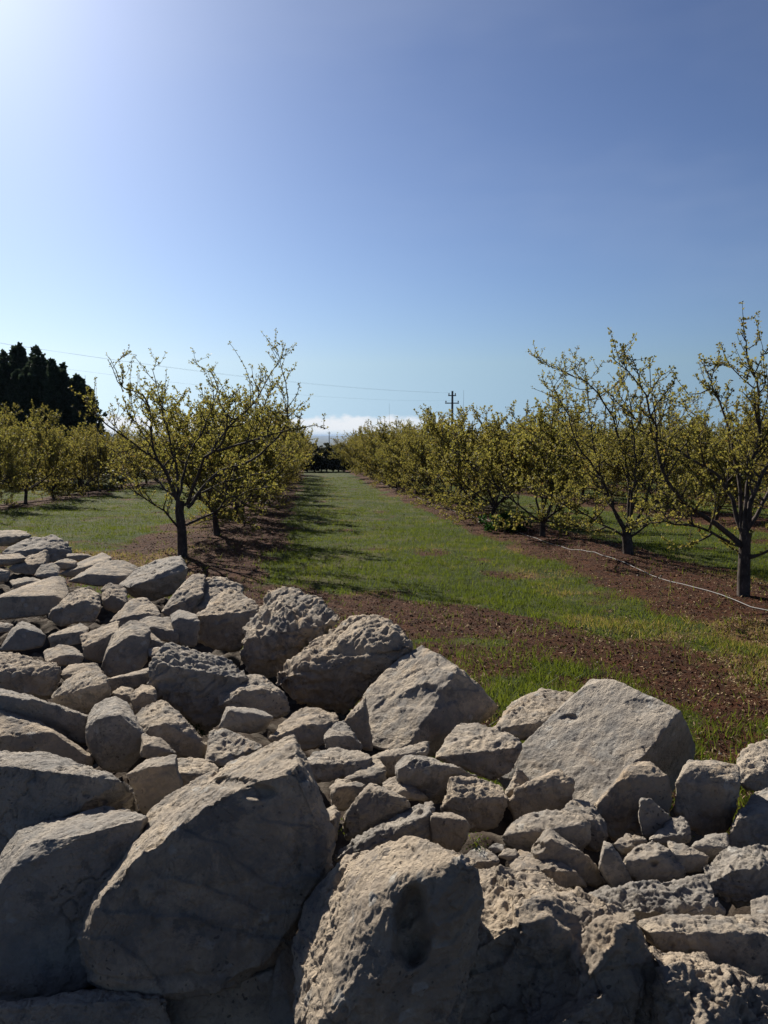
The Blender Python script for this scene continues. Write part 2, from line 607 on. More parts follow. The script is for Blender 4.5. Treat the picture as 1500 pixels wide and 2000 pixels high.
def build_lump(outline, inner, D0, tilt, lean, fback, fturn, k, thick, anchor=None, s=None):
    xs = [p[0] for p in outline]; ys = [p[1] for p in outline]
    cx, cy = sum(xs) / len(xs), sum(ys) / len(ys)
    h = max(ys) - min(ys)
    wpx = max(xs) - min(xs)
    s = (wpx * h) ** .5 * D0 / F if s is None else s
    outline = [(cx + (x - cx) * 1.035, cy + (y - cy) * 1.035, c) for x, y, c in outline]
    t, a = math.radians(tilt * .5), math.radians(lean * 1.3)
    k = k * 1.3 if k > .11 else k
    nT = Vector((-math.sin(a), -math.sin(t), math.cos(t) * math.cos(a))).normalized()
    fb, ft = math.radians(fback), math.radians(fturn)
    nF = Vector((math.sin(ft) * math.cos(fb), -math.cos(ft) * math.cos(fb), math.sin(fb)))
    nL = Vector((-.88, -.32, .35)).normalized()
    marked = any(p[2] == 'T' for p in outline)
    if not marked:
        outline = [(x, y, c or ('T' if y < min(ys) + .38 * h else 'F')) for x, y, c in outline]
    auto = not inner
    if auto:
        inner = [(cx + (x - cx) * .88, y + k * h, 'F') for x, y, c in outline if c == 'T']
    ax = sum(p[0] for p in inner) / len(inner)
    ay = sum(p[1] for p in inner) / len(inner)
    A = anchor if anchor is not None else at(ax, ay, D0)
    rf = [p for p in inner if p[2] == 'F']
    if not auto and len(rf) >= 2:           # let the top face run along the traced ridge
        e = at(rf[-1][0], rf[-1][1], isect(rf[-1][0], rf[-1][1], A, nF)) - at(rf[0][0], rf[0][1], isect(rf[0][0], rf[0][1], A, nF))
        e.normalize()
        u_ = Vector((0, -math.sin(t), math.cos(t)))
        nT = (u_ - e * u_.dot(e)).normalized()
    pl = {'T': nT, 'F': nF, 'L': nL}
    pts = []

    def dep(x, y, c, push=0):
        if c.startswith('@'): d = D0 + float(c[1:]) * s
        else: d = isect(x, y, A, pl[c or 'F'])
        d = min(max(d, D0 - .7 * s), D0 + 1.1 * s)
        return d + push
    for x, y, c in inner:
        pts.append((x, y, dep(x, y, c, 0 if auto or c != 'F' else -.03 * s)))
    for x, y, c in outline:
        if c == 'T':
            d = dep(x, y, c)
            pts.append((x, y, d))
            pts.append((cx + (x - cx) * .9, cy + (y - cy) * .93, dep(cx + (x - cx) * .9, cy + (y - cy) * .93, c)))
        else:
            pts.append((x, y, dep(x, y, c, .08 * s)))
            pts.append((cx + (x - cx) * .93, cy + (y - cy) * .94, dep(cx + (x - cx) * .93, cy + (y - cy) * .94, c)))
    dm = sum(p[2] for p in pts) / len(pts)
    for x, y, c in outline:
        d = max(dm, dep(x, y, c)) if c != 'T' else dep(x, y, c)
        pts.append((cx + (x - cx) * .78, cy + (y - cy) * .78 + .04 * h, d + thick * s))
    return [at(*p) for p in pts], s, A


STONES = 'stones of the dry stone wall'


def stone(label, outline, inner='', tilt=14, lean=8, fb=14, ft=0, k=.28, th=.5, rough=1.0, pits=.3, more=(), dents=(),
          dz=0.0, sm=None, name=None):
    ol = parse(outline)
    xs = [p[0] for p in ol]; ys = [p[1] for p in ol]
    cx, cy = (min(xs) + max(xs)) / 2, (min(ys) + max(ys)) / 2
    yb = cy
    P0 = hit(cx, min(yb, 2100), .90 + dz, -0.028)
    D0 = (P0 - CP).dot(CF)
    pts, s, A = build_lump(ol, parse(inner), D0, tilt, lean, fb, ft, k, th)
    lumps = [pts]
    for mo in more:
        kw = dict(tilt=tilt, lean=lean, fback=fb, fturn=ft, k=k, thick=th)
        kw.update(mo[2] if len(mo) > 2 else {})
        off = kw.pop('off', 0)
        p2, _, _ = build_lump(parse(mo[0]), parse(mo[1]), D0 + off * s, **kw)
        lumps.append(p2)
    vox = max(3.1 * D0 / F, s / 150)
    if sm is None: sm = int(np.clip(s / vox / 20, 1, 5))
    me = hull_remesh(lumps, vox, sm)
    n = len(me.vertices)
    v = np.empty(n * 3, np.float32); me.vertices.foreach_get('co', v); v = v.reshape(-1, 3).astype(np.float64)
    nn = np.empty(n * 3, np.float32); me.vertex_normals.foreach_get('vector', nn); nn = nn.reshape(-1, 3)
    sd_ = int(cx * 7 + cy * 13)
    q = v / s
    rr = rough
    # knock flat chips off the block, then let the weather at it
    rg = np.random.default_rng(sd_)
    ctr = v.mean(0)
    e = v - ctr
    for _ in range(16):
        nk = rg.normal(0, 1, 3); nk /= np.linalg.norm(nk)
        pr = e @ nk
        lim = pr.max() - s * rg.uniform(.004, .034)
        e = e - nk * np.maximum(pr - lim, 0)[:, None]
    v = e + ctr
    me.vertices.foreach_set('co', v.astype(np.float32).ravel()); me.update()
    me.vertex_normals.foreach_get('vector', nn_ := np.empty(n * 3, np.float32)); nn = nn_.reshape(-1, 3)
    q = v / s
    d = fbm(q * 1.9, sd_, 2) * .020 * rr
    rid = 1 - np.abs(fbm(q * 3.1 + .35 * fbm(q * 2.2, sd_ + 31, 2)[:, None], sd_ + 5, 5, .6))
    d = d + (rid - .75) * .023 * rr ** 1.3
    # faceted flakes
    fl = cells(q * np.array([4.5, 4.5, 7.0]) + .25 * noise(q * 3, sd_ + 13)[:, None], sd_ + 21)
    d = d + (.45 - fl) * .012 * rr
    # chips: flat breaks along a few planes of noise
    st = noise(q * np.array([3.0, 3.0, 6.0]), sd_ + 9)
    d = d - sstep(np.abs(st), .25, .0) * .014 * rr
    cr = np.abs(fbm(q * 1.3 + 3.1, sd_ + 41, 5, .62))
    d = d - sstep(cr, .030, .0) * .020 * sstep(noise(q * 1.3, sd_ + 43), .1, .4)
    # bedding ledges: sharp little steps where layers have broken away
    bd = rg.normal(0, .35, 3) + np.array([0, .2, 1.0]); bd /= np.linalg.norm(bd)
    sw = (q @ bd) * 6.5 + 1.1 * fbm(q * 1.5, sd_ + 51, 4, .55)
    fr = sw - np.floor(sw)
    d = d + (fr ** 2 - .4) * .022 * min(rr, 1.6) * sstep(noise(q * 1.7, sd_ + 53), -.35, .35)
    d = d + fbm(q * 1.3, sd_ + 57, 2) * .035 * max(0, rr - 1)
    d = d * s
    d = d + fbm(v * 48 + .5 * fbm(v * 30, sd_ + 90, 2)[:, None], sd_ + 2, 4, .7) * .0022 * (0.6 + rr * .4)
    if pits > 0:
        msk = sstep(fbm(v * 9, sd_ + 3, 3), .05 - .5 * (pits - .3), .55)
        pn = fbm(v * 34 + .3 * fbm(v * 50, sd_ + 8, 2)[:, None], sd_ + 70, 3, .6)
        d = d - sstep(pn, .30, .62) * .0065 * msk * min(1.2, .4 + pits)
        pn = fbm(v * 75, sd_ + 75, 2, .6)
        d = d - sstep(pn, .28, .6) * .0030 * msk * min(1.2, .4 + pits)
    v = v + nn * d[:, None]
    for (dx, dy, rx, ry, dd) in dents:
        rel = v - np.array(CP)
        dp = rel @ np.array(CF)
        px = 750 + F * (rel @ np.array(CR)) / dp
        py = 1000 - F * (rel @ np.array(CU)) / dp
        tocam = -(rel * nn).sum(1)
        e = ((px - dx) / rx) ** 2 + ((py - dy) / ry) ** 2
        wt = np.where(tocam > 0, sstep(e + .35 * fbm(q * 6, 8, 3), 1.1, .05), 0)
        v = v + (rel / np.linalg.norm(rel, axis=1)[:, None]) * (wt * dd * s)[:, None]
    base = np.array([v[:, 0].mean(), v[:, 1].mean(), v[:, 2].min()])
    v = v - base
    me.vertices.foreach_set('co', v.astype(np.float32).ravel())
    me.polygons.foreach_set('use_smooth', np.ones(len(me.polygons), bool))
    me.update()
    nm = name or ('boulder' if s > .17 else 'stone')
    me.name = nm
    o = link(nm, me, STONE, None, base)
    tag(o, label, "boulder" if nm == 'boulder' else "stone", STONES)
    return o



# far left end of the wall
stone("small grey rock at the far left tip of the wall, touching the photo's edge", "-20,1038 0,1036 25,1034 45,1037 62,1045 60,1056 20,1067 -20,1067", rough=1.3)
stone("wide rugged grey slab at the far left, second from the tip of the wall", "4,1079 20,1065 66,1050 110,1047 140,1067 144,1083 120,1096 60,1092 4,1099", k=.35, rough=1.6)
stone("low grey block cut by the left photo edge, below the rugged slab", "-25,1084 0,1083 40,1080 52,1089 20,1105 -25,1108")
stone("sunlit wedge of pale rock leaning up to the right at the far left", "14,1110 52,1088 90,1074 97,1088 90,1098 52,1119 28,1119", k=.6, tilt=20)
stone("little bright faceted stone left of the flat brown slabs", "66,1125 80,1103 103,1099 118,1108 111,1119 83,1131", k=.5, tilt=22)
stone("small grey stone wedged under the rugged slab at the far left", "104,1099 130,1089 152,1096 141,1111 117,1115")
stone("thin flat stone at the back edge of the wall, far left", "128,1081 170,1081 182,1088 152,1097 132,1092", rough=.7)
stone("smooth slanting brown slab rising to the right on the back edge, left", "114,1121 157,1096 200,1079 219,1088 189,1111 167,1129 127,1127", k=.3, rough=.4, tilt=20)
stone("broad flat brown slab left of the big block under the tree", "131,1135 167,1122 200,1094 240,1094 271,1108 247,1124 227,1142 187,1145", k=.6, rough=.5, tilt=20)
stone("big angular block on the back edge just below the nearest left cherry tree", "231,1142 267,1110 310,1091 350,1084 368,1113 361,1141 333,1162 287,1175 252,1159", "250,1147T 300,1129T 345,1100T 357,1100F", tilt=20, rough=.9)
stone("grey stone at the left photo edge above the log-shaped stone", "-25,1104 20,1116 17,1136 -25,1140")
stone("flat grey stone just above the log-shaped stone", "18,1134 50,1126 85,1132 70,1149 33,1153")
stone("long smooth log-shaped stone lying at the left photo edge", "-50,1182 0,1166 60,1139 110,1124 128,1132 134,1157 118,1179 50,1202 -30,1214", k=.35, rough=.25, tilt=10, pits=.1, th=.35)
stone("dark cracked stone under the right end of the log-shaped stone", "98,1192 133,1164 163,1149 190,1159 198,1190 184,1213 120,1222 92,1207", rough=1.5)
stone("rounded stone with a lit cap below the flat brown slab", "196,1148 217,1137 247,1149 250,1178 233,1196 205,1190", k=.35)
stone("leaning brown stone right above the tall upright stone", "213,1214 253,1172 283,1167 310,1186 315,1205 280,1220 233,1226", k=.4, tilt=18)
stone("narrow wedge leaning between the big block and the lumpy boulder", "315,1193 347,1152 377,1122 401,1121 382,1150 357,1186 327,1208", k=.4, lean=20)
stone("lumpy grey boulder with a hump, behind the large tilted left block", "350,1192 387,1142 410,1122 443,1132 472,1147 475,1170 440,1190 385,1206", k=.55, rough=1.7, tilt=18)
stone("large tilted block with a lit pitted top and a shaded side, left of centre", "381,1204 417,1166 450,1149 496,1171 509,1190 490,1232 470,1272 420,1268 384,1252", "396,1250F 433,1222F 500,1192F", tilt=27, rough=1.2)
stone("small pale upright cube against the large tilted block", "332,1203 350,1191 383,1199 391,1213 384,1262 352,1264 342,1226", k=.15, rough=.6)
stone("small brown stone left of the pale upright cube", "270,1214 293,1202 333,1206 348,1233 349,1259 320,1252 293,1224", k=.35)
stone("tall smooth upright stone near the left, with a thin slab on its right", "222,1234 253,1212 283,1216 294,1230 291,1284 273,1309 227,1325 205,1319 199,1301 212,1268", k=.2, rough=.5, ft=15, pits=.2)
stone("squared stone with a lit corner left of the tall upright stone", "156,1241 187,1229 217,1216 234,1212 220,1268 202,1297 166,1287", k=.22, rough=.9)
stone("thin flat slab to the right of the tall upright stone", "290,1230 321,1258 318,1282 286,1279", rough=.4)
stone("tiny white chip beside the tall upright stone", "288,1266 313,1262 318,1274 303,1285", k=.6, rough=.4)
stone("small stone with lit top at the left edge below the log-shaped stone", "-20,1212 27,1219 20,1235 -20,1234", k=.4)
stone("dark triangular stone near the left edge below the log-shaped stone", "-2,1270 20,1233 40,1211 73,1226 92,1240 84,1263 43,1271", k=.2, rough=.6)
stone("small dark stone right of the triangular stone", "95,1242 133,1226 157,1216 175,1227 161,1257 100,1267", k=.25)
stone("pinkish rounded stone behind the thin twig", "83,1272 117,1259 143,1262 165,1280 158,1300 113,1301", k=.4, rough=.6)
stone("wide dark grey stone at the left edge, fractured on top", "-30,1273 33,1279 67,1292 110,1299 118,1327 110,1354 93,1368 33,1363 -30,1344", k=.3, rough=1.5)
stone("flat lit stone between the fractured stone and the upright stone", "116,1315 133,1299 187,1292 199,1307 150,1320 127,1332", k=.5)
stone("blocky stone with a bright top edge just left of the upright stone's foot", "95,1363 130,1326 153,1309 197,1309 215,1333 215,1370 173,1401 133,1391", "128,1352F 160,1330F 196,1322F", tilt=22, rough=.9)
stone("thin slab lying under the tall upright stone", "203,1327 247,1320 300,1302 299,1332 260,1347 211,1358", k=.15, rough=.5)
stone("little stone with a lit top right of the blocky stone", "218,1354 237,1339 264,1344 258,1373 238,1372", k=.4)
stone("little dark stone left of the pitted central-left boulder", "255,1356 277,1337 303,1342 309,1369 262,1396", k=.2)
stone("large pitted boulder with a ragged lit top left of centre", "298,1290 327,1259 360,1262 400,1272 443,1281 463,1302 484,1312 489,1321 452,1340 438,1367 430,1415 400,1434 353,1394 310,1362 293,1327", "318,1300F 363,1318F 410,1327F 474,1323F", tilt=16, rough=1.7, pits=.9)
stone("long shaded slab at the left edge above the bright smooth slab", "-40,1338 27,1349 67,1366 117,1386 172,1399 174,1459 117,1440 67,1420 -40,1390", k=.12, rough=.6, tilt=6)
stone("long bright smooth slab sloping down from the left edge to the egg-shaped stone", "-50,1370 33,1389 73,1402 107,1429 150,1459 188,1480 183,1500 133,1498 67,1482 -50,1462", "-40,1440F 33,1455F 100,1473F 165,1492F", tilt=10, lean=-4, rough=.5, pits=.1)
stone("egg-shaped smooth stone standing on end near the left", "169,1418 180,1380 220,1359 249,1373 268,1407 281,1433 274,1475 247,1506 207,1506 179,1475 168,1444", "195,1400@-0.1 235,1395@-0.1 215,1450@-0.22 245,1470@-0.15 190,1450@-0.12", rough=.35, pits=.2, th=.3, name='stone')
stone("domed brown stone right behind the egg-shaped stone", "261,1402 287,1376 320,1367 341,1379 361,1410 405,1457 402,1483 350,1480 310,1444 277,1431", k=.3, rough=.9)
stone("half-hidden rounded stone at the right foot of the egg-shaped stone", "278,1431 317,1442 345,1470 300,1484 273,1478", k=.35)
# back edge, centre
stone("large lumpy boulder with white hollows on its lit top, left of the craggiest", "471,1249 495,1197 527,1159 567,1152 600,1174 620,1176 658,1197 662,1211 640,1232 612,1252 592,1275 543,1321 487,1318 473,1288", "499,1262F 520,1241F 573,1219F 617,1186F", tilt=27, rough=1.9, pits=.8)
stone("largest dark craggy boulder at the back edge in the centre", "525,1327 560,1297 600,1250 633,1229 680,1209 720,1202 755,1216 789,1237 802,1261 779,1299 724,1349 670,1398 613,1389 573,1372 551,1343", "558,1334F 617,1309F 673,1303F 713,1268F 741,1224F", tilt=27, rough=2.1, pits=.9)
stone("big brown boulder with a smooth slanting face right of the craggy boulder", "713,1357T 750,1317T 793,1276T 827,1259T 862,1279T 899,1300 937,1345 970,1381 952,1402 907,1429 857,1474 765,1474T 723,1452T 715,1400T", "790,1468T 800,1400T 850,1345T 890,1310T", tilt=38, ft=25, lean=16, pits=0, rough=.6, dents=((840,1360,60,25,.05),))
stone("dark rounded stone under the large lumpy boulder", "428,1349 467,1322 510,1319 545,1346 565,1363 569,1388 540,1404 467,1387 428,1381", k=.25, rough=1.2)
stone("small brown block in the shade right of the pitted boulder", "428,1422 443,1379 510,1386 535,1400 519,1424 487,1434", k=.12, rough=.5)
stone("narrow shaded stone wedged left of the big brown boulder", "671,1412 690,1382 713,1358 729,1469 700,1457 678,1441", k=.15)
stone("grey lumpy stone right above the biggest foreground boulder's peak", "525,1443 560,1409 600,1379 658,1392 665,1408 635,1430 619,1457 587,1472", k=.3, rough=1.3)
stone("knobbly stone left of the big brown boulder's foot", "630,1442 640,1416 673,1406 678,1429 694,1440 712,1460 702,1474 640,1468", k=.35, rough=1.2)
stone("flat two-toned slab right of the biggest foreground boulder's peak", "580,1493 617,1469 647,1459 700,1466 726,1477 695,1494 642,1521 607,1532", k=.35, rough=1.0)
stone("rugged light stone behind the biggest foreground boulder's ridge", "400,1490 409,1430 433,1422 467,1436 515,1459 482,1482 440,1496", k=.6, rough=1.5, tilt=20)
stone("small pointed stone with a lit left face, below the big brown boulder", "671,1523 700,1489 743,1479 755,1497 752,1526 720,1538", k=.45, lean=22)
stone("small leaning stone right of the biggest boulder, with a lit rim", "644,1537 660,1519 683,1529 719,1532 702,1554 675,1586 648,1583", k=.2)
stone("dark pyramid-shaped stone in the hollow right of the biggest boulder", "667,1602 693,1562 723,1529 755,1536 792,1559 802,1575 768,1610 720,1626 677,1641", k=.08, rough=.6, fb=25)
stone("small brown stone perched behind the pyramid-shaped stone", "747,1530 783,1512 808,1529 825,1550 842,1564 793,1566", k=.5, tilt=20)
stone("wide shaded stone with a thin bright rim, centre", "771,1490 800,1472 840,1479 900,1499 937,1520 892,1534 869,1566 830,1577 775,1522", k=.1, rough=.6)
stone("thin slab at the foot of the big brown boulder", "717,1483 753,1466 807,1456 837,1449 833,1478 776,1496 772,1515 750,1519", k=.2)
# right half
stone("pitted grey stone between the brown boulder and the great right-hand boulder", "852,1479 889,1416 915,1409 963,1420 1012,1443 1021,1457 995,1489 963,1526 928,1508 875,1490", k=.4, rough=1.2, tilt=20)
stone("pale yellowish stone on the back edge left of the great right-hand boulder", "961,1423 993,1381 1019,1359 1058,1344 1084,1351 1125,1355 1112,1379 1067,1410 1023,1446 970,1434", k=.5, rough=1.2, tilt=25, pits=.7)
stone("great flat-faced boulder at the back edge on the right, the tallest there", "963,1528T 1002,1477T 1041,1437T 1093,1403T 1127,1359T 1153,1325T 1192,1328T 1240,1350T 1326,1391T 1333,1434 1355,1461 1346,1497 1309,1544 1260,1575 1170,1580T 1100,1575T 1000,1565T", "1318,1397T 1255,1470T 1215,1520T 1168,1562T 1010,1500T 1060,1450T 1110,1545T", tilt=40, lean=20, fb=5, ft=35, rough=.38, pits=0, dents=((1112,1402,22,8,.035), (1250,1382,40,20,.02)))
stone("shaded stone with a thin white crack line, under the great right-hand boulder", "991,1565 1012,1534 1045,1520 1093,1502 1121,1525 1117,1570 1095,1600 1010,1612", k=.06, rough=.6)
stone("bright sliver of rock standing left of the cracked shaded stone", "987,1548 1010,1498 1034,1521 1004,1540 993,1572", k=.6, lean=20)
stone("dark six-sided stone in front of the great right-hand boulder", "1164,1570 1205,1528 1228,1494 1266,1487 1303,1516 1311,1548 1307,1593 1257,1638 1197,1643 1160,1593", k=.06, rough=.6)
stone("small dark slab leaning on the six-sided stone", "1247,1592 1249,1559 1270,1559 1311,1595 1290,1628 1257,1637", k=.08, rough=.4)
stone("tall dark upright slab right of the great boulder", "1318,1592 1320,1529 1343,1487 1392,1487 1441,1494 1446,1530 1428,1619 1383,1638 1348,1620", k=.06, rough=.5)
stone("pale lumpy boulder cut by the right photo edge, at the back", "1439,1527 1447,1468 1500,1445 1545,1440 1565,1522 1500,1550 1463,1543", k=.45, rough=1.6, tilt=25)
stone("sunlit leaning stone at the right photo edge, below the pale boulder", "1415,1659 1438,1599 1473,1546 1520,1539 1575,1560 1570,1645 1500,1670", k=.5, rough=1.0, tilt=25, lean=20)
stone("craggy stone at the right photo edge with a jagged lit tip pointing left", "1371,1692 1421,1655 1500,1650 1545,1660 1545,1742 1500,1755 1440,1772 1385,1724", k=.3, rough=1.6)
stone("block with a bright wavy top in the centre of the right half", "861,1575 875,1520 906,1513 937,1526 976,1533 991,1560 986,1583 977,1615 915,1626 878,1600", "880,1556T 915,1560F 930,1565F 984,1562T", tilt=20, rough=1.2)
stone("broad brown stone with a dark right side, above the small rubble", "975,1632 1015,1593 1058,1582 1127,1589 1155,1602 1152,1643 1120,1680 1090,1694 1040,1664 990,1655", "995,1635T 1050,1622T 1100,1618T 1140,1612T", tilt=22, rough=1.0)
stone("thin rounded slab standing behind the broad brown stone", "1097,1583 1118,1559 1153,1567 1181,1599 1189,1635 1168,1664 1143,1654 1128,1604", k=.25, lean=-10, rough=.7)
stone("leaning wedge with a dark hollow, among the small rubble on the right", "1036,1657 1071,1616 1108,1646 1147,1668 1188,1721 1170,1737 1110,1715 1073,1684", k=.15, rough=.8, dents=((1052,1655,12,12,.12),))
stone("long curved stone with a lit top in the small rubble", "994,1682 1015,1658 1054,1667 1093,1684 1127,1702 1147,1730 1100,1738 1000,1716", k=.4, rough=.7, tilt=16)
stone("thin upright orange-brown chip in the small rubble", "1169,1695 1178,1641 1197,1649 1220,1690 1237,1727 1200,1740", k=.15, rough=.4)
stone("rounded stone with two dark hollows in the small rubble", "1215,1683 1236,1654 1275,1641 1311,1659 1337,1698 1333,1718 1262,1729 1238,1720", k=.3, rough=.8, dents=((1250,1664,13,10,.12), (1276,1686,8,6,.10)))
stone("flat pale stone behind the stone with two hollows", "1194,1647 1227,1628 1264,1637 1242,1659 1216,1671", k=.5)
stone("small knobbly peak in front of the dark upright slab", "1267,1640 1301,1606 1327,1591 1346,1607 1347,1643 1309,1655", k=.5, rough=1.3, lean=20)
stone("smooth slanting stone right of the stone with two hollows", "1303,1642 1344,1650 1385,1672 1377,1701 1335,1706", k=.35, rough=.5)
stone("small lit stone between the upright slab and the right edge", "1348,1652 1383,1629 1420,1628 1428,1657 1387,1685", k=.45, rough=.7)
stone("small sunlit stone at the right photo edge above the long smooth stone", "1465,1757 1500,1750 1545,1760 1540,1815 1488,1806", k=.7)
stone("tiny pale pebble at the left of the small rubble", "953,1656 968,1645 985,1648 986,1662 962,1668", k=.6, name='stone')
stone("small tan stone right of the tiny pale pebble", "975,1672 988,1656 1006,1658 1014,1672 996,1684", k=.5, name='stone')
stone("small crumbly stone resting against the holed foreground boulder's top", "905,1668 930,1652 958,1662 975,1680 955,1700 925,1702", k=.5, rough=1.4, name='stone')
# foreground
stone("dark wide boulder at the left edge above the two big foreground boulders", "-70,1473 84,1469 140,1483 205,1511 248,1523 273,1584 207,1600 130,1630 40,1670 -70,1720", k=.07, rough=.5, tilt=3, dents=((170,1552,10,8,.03),))
stone("dark rounded stone between the dark wide boulder and the biggest boulder", "248,1513 285,1483 345,1474 357,1540 324,1580 278,1590", k=.12, rough=.7)
stone("small purple-brown stone tucked behind the biggest boulder's ridge", "346,1540 345,1479 397,1483 428,1498 390,1526", k=.4)
stone("angular boulder at the bottom left with a lit top and a lit left edge", "-70,1790 9,1698L 37,1628T 61,1615T 135,1600T 205,1578T 262,1581T 285,1600 240,1665 215,1715 205,1820 205,1918 117,1953 28,1970 -50,1955", "66,1652F 113,1655F 196,1614F 268,1600F 28,1738L 2,1803L", tilt=2, rough=.55, pits=.4, sm=4, dz=-.04)
stone("biggest boulder in the foreground left, a great slab with a lit slanting top", "173,1703L 233,1660T 303,1586T 373,1534T 448,1492T 523,1460T 567,1441T 603,1517 650,1624 646,1690 599,1766 539,1873 421,1940 224,1955 181,1925 161,1822 159,1759L", "207,1722F 275,1714F 333,1658F 374,1614F 408,1570F 478,1530F 584,1500F 205,1765L 180,1815L", tilt=-2, lean=20, fb=18, rough=.6, pits=.5, sm=4, dz=.085, dents=((455,1530,48,13,.05), (505,1548,38,16,.04)))
stone("holed foreground boulder with a deep shaded hollow and a pitted sunlit left side", "571,1822T 595,1764T 632,1707T 660,1680T 708,1667T 756,1647T 808,1639T 862,1651T 922,1672T 936,1702 944,1756 925,1815 895,1890 880,1970 870,2100 588,2100T 577,1932T", "654,2040F 665,1960F 680,1880F 706,1812F 736,1750F 780,1710F 820,1692F 860,1680F 918,1682F", tilt=4, lean=14, fb=8, ft=4, rough=.7, pits=1.1, sm=4, dz=.10, dents=((808,1816,46,84,.19),))
stone("narrow ridge-shaped stone lying behind the holed foreground boulder", "645,1679 692,1635 756,1599 800,1579 832,1563 846,1572 848,1645 790,1652 740,1668 680,1684", "660,1680T 710,1662T 770,1632T 840,1592F", tilt=18, rough=1.1)
stone("shaded block right of the narrow ridge-shaped stone", "838,1590 884,1587 916,1603 914,1638 894,1666 843,1648", k=.08, rough=.6)
stone("little wedge with a lit tip right beside the biggest boulder", "622,1590 652,1571 664,1590 654,1644 628,1629", k=.3)
stone("long boulder with a crumbly top right of centre, behind the massive jagged one", "1100,1752 1180,1737 1244,1725 1340,1727 1376,1711 1394,1740 1413,1783 1402,1815 1300,1825 1220,1810 1115,1785", "1110,1782T 1180,1768T 1260,1775T 1330,1782F 1400,1775F", tilt=14, rough=1.5)
stone("long smooth rounded boulder at the right photo edge with a bright top", "1246,1798 1300,1787 1380,1795 1460,1789 1494,1807 1550,1830 1545,1935 1440,1915 1380,1885 1320,1872 1268,1845", "1268,1818F 1360,1838F 1430,1836F 1490,1824F 1540,1850F", tilt=10, lean=4, rough=.35, pits=.2)
stone("massive jagged boulder filling the bottom right of centre", "928,1702T 985,1702T 1060,1708T 1110,1735T 1160,1755T 1195,1770T 1290,1900 1305,2100 820,2100 850,1960 895,1830", "905,1848F 960,1832F 1012,1806F 1060,1796F 1120,1830F 1170,1850F", tilt=6, rough=1.3, pits=.6, sm=4, fb=14,
      more=(("1112,1840T 1140,1812T 1180,1796T 1233,1790T 1262,1842 1285,1890 1300,1970 1300,2100 1180,2100 1130,1930T", "1232,1797F 1205,1848F 1165,1895F", dict(tilt=8, fturn=20, off=-.13)),
            ("955,1975T 1000,1922T 1080,1893T 1165,1890T 1190,1940 1185,2100 940,2100T", "985,2070F 1075,2030F 1165,1950F", dict(tilt=6, off=-.28))))
stone("rough pitted boulder in the bottom right corner", "1288,1895 1275,1846T 1340,1872T 1410,1881T 1462,1911T 1502,1921T 1570,1960 1570,2100 1290,2100", "1300,1905F 1350,1930F 1410,1960F 1460,1970F 1540,1990F 1360,2060T", tilt=26, lean=12, rough=1.7, pits=.9, sm=4,
      more=(("1340,2100 1350,1980T 1400,1930T 1460,1950T 1510,2000T 1520,2100", "1380,2010F 1440,2010F 1480,2050F", dict(tilt=28, lean=15, off=-.12)),))
stone("dark stone at the bottom edge beneath the angular left boulder", "-50,1968 117,1953 190,1932 322,1947 345,2100 -50,2100", k=.03, rough=.7, dz=-.17)
stone("shaded stone at the bottom edge beneath the biggest boulder", "305,1955 420,1942 540,1885 560,1990 545,2100 305,2100", k=.03, rough=.7, dz=-.17)
stone("narrow shaded slab leaning against the holed foreground boulder", "515,2100 520,1980 540,1870 573,1800 592,1940 605,2100", k=.06, rough=.4, dz=-.14)


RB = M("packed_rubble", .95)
RUB = RB.out(RB.mix(RB.rng(RB.noise(7, 5), .4, .6), (.045, .032, .024), (.09, .075, .06)), RB.bump(RB.noise(40, 7, .7), .8, .015))  # colour darkened to put deep shade into the gaps between stones


def make_rubble():
    """low packed core under the stones, seen only as dark gaps"""
    nx, ny = 430, 480
    tx, ty = np.linspace(-1, 1, nx), np.linspace(0, 1, ny)
    gx, gy = np.meshgrid(-.8 + 6.5 * tx * (.35 + .65 * tx * tx) - .5, -1.2 + 12.5 * ty ** 1.35)
    x, y = gx.ravel(), gy.ravel()
    d = wall_in(x, y)
    near = (y + .75 * x + 0.0) * .8 + .35
    top = heap_z(x, y) - .27
    k = sstep(d, -.30, .02) * sstep(near, -.3, .15)
    gz = ground_z(x, y)
    z = gz - .05 + (top - gz + .05) * k
    c = cells(np.c_[x, y, 0 * x] * 5.5, 4)
    c2 = cells(np.c_[x, y, 0 * x] * 15 + .4 * noise(np.c_[x, y] * 9, 6)[:, None], 14)
    z = z + .045 * (.5 - c2) * sstep(k, .0, .3)
    z = z + (.10 * (.5 - c) + fbm(np.c_[x, y] * 6, 8, 4) * .03) * sstep(k, .0, .3)
    idx = np.arange(nx * ny).reshape(ny, nx)
    f = np.c_[idx[:-1, :-1].ravel(), idx[:-1, 1:].ravel(), idx[1:, 1:].ravel(), idx[1:, :-1].ravel()]
    kk = (k > .01)
    f = f[kk[f].any(1)]
    me = mesh_np("rubble", np.c_[x, y, z], f, True)
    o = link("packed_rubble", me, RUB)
    tag(o, "shaded packed rubble filling the gaps beneath the wall's larger stones", "rubble", kind='stuff')


make_rubble()

# ------------------------------------------------------------------ trees


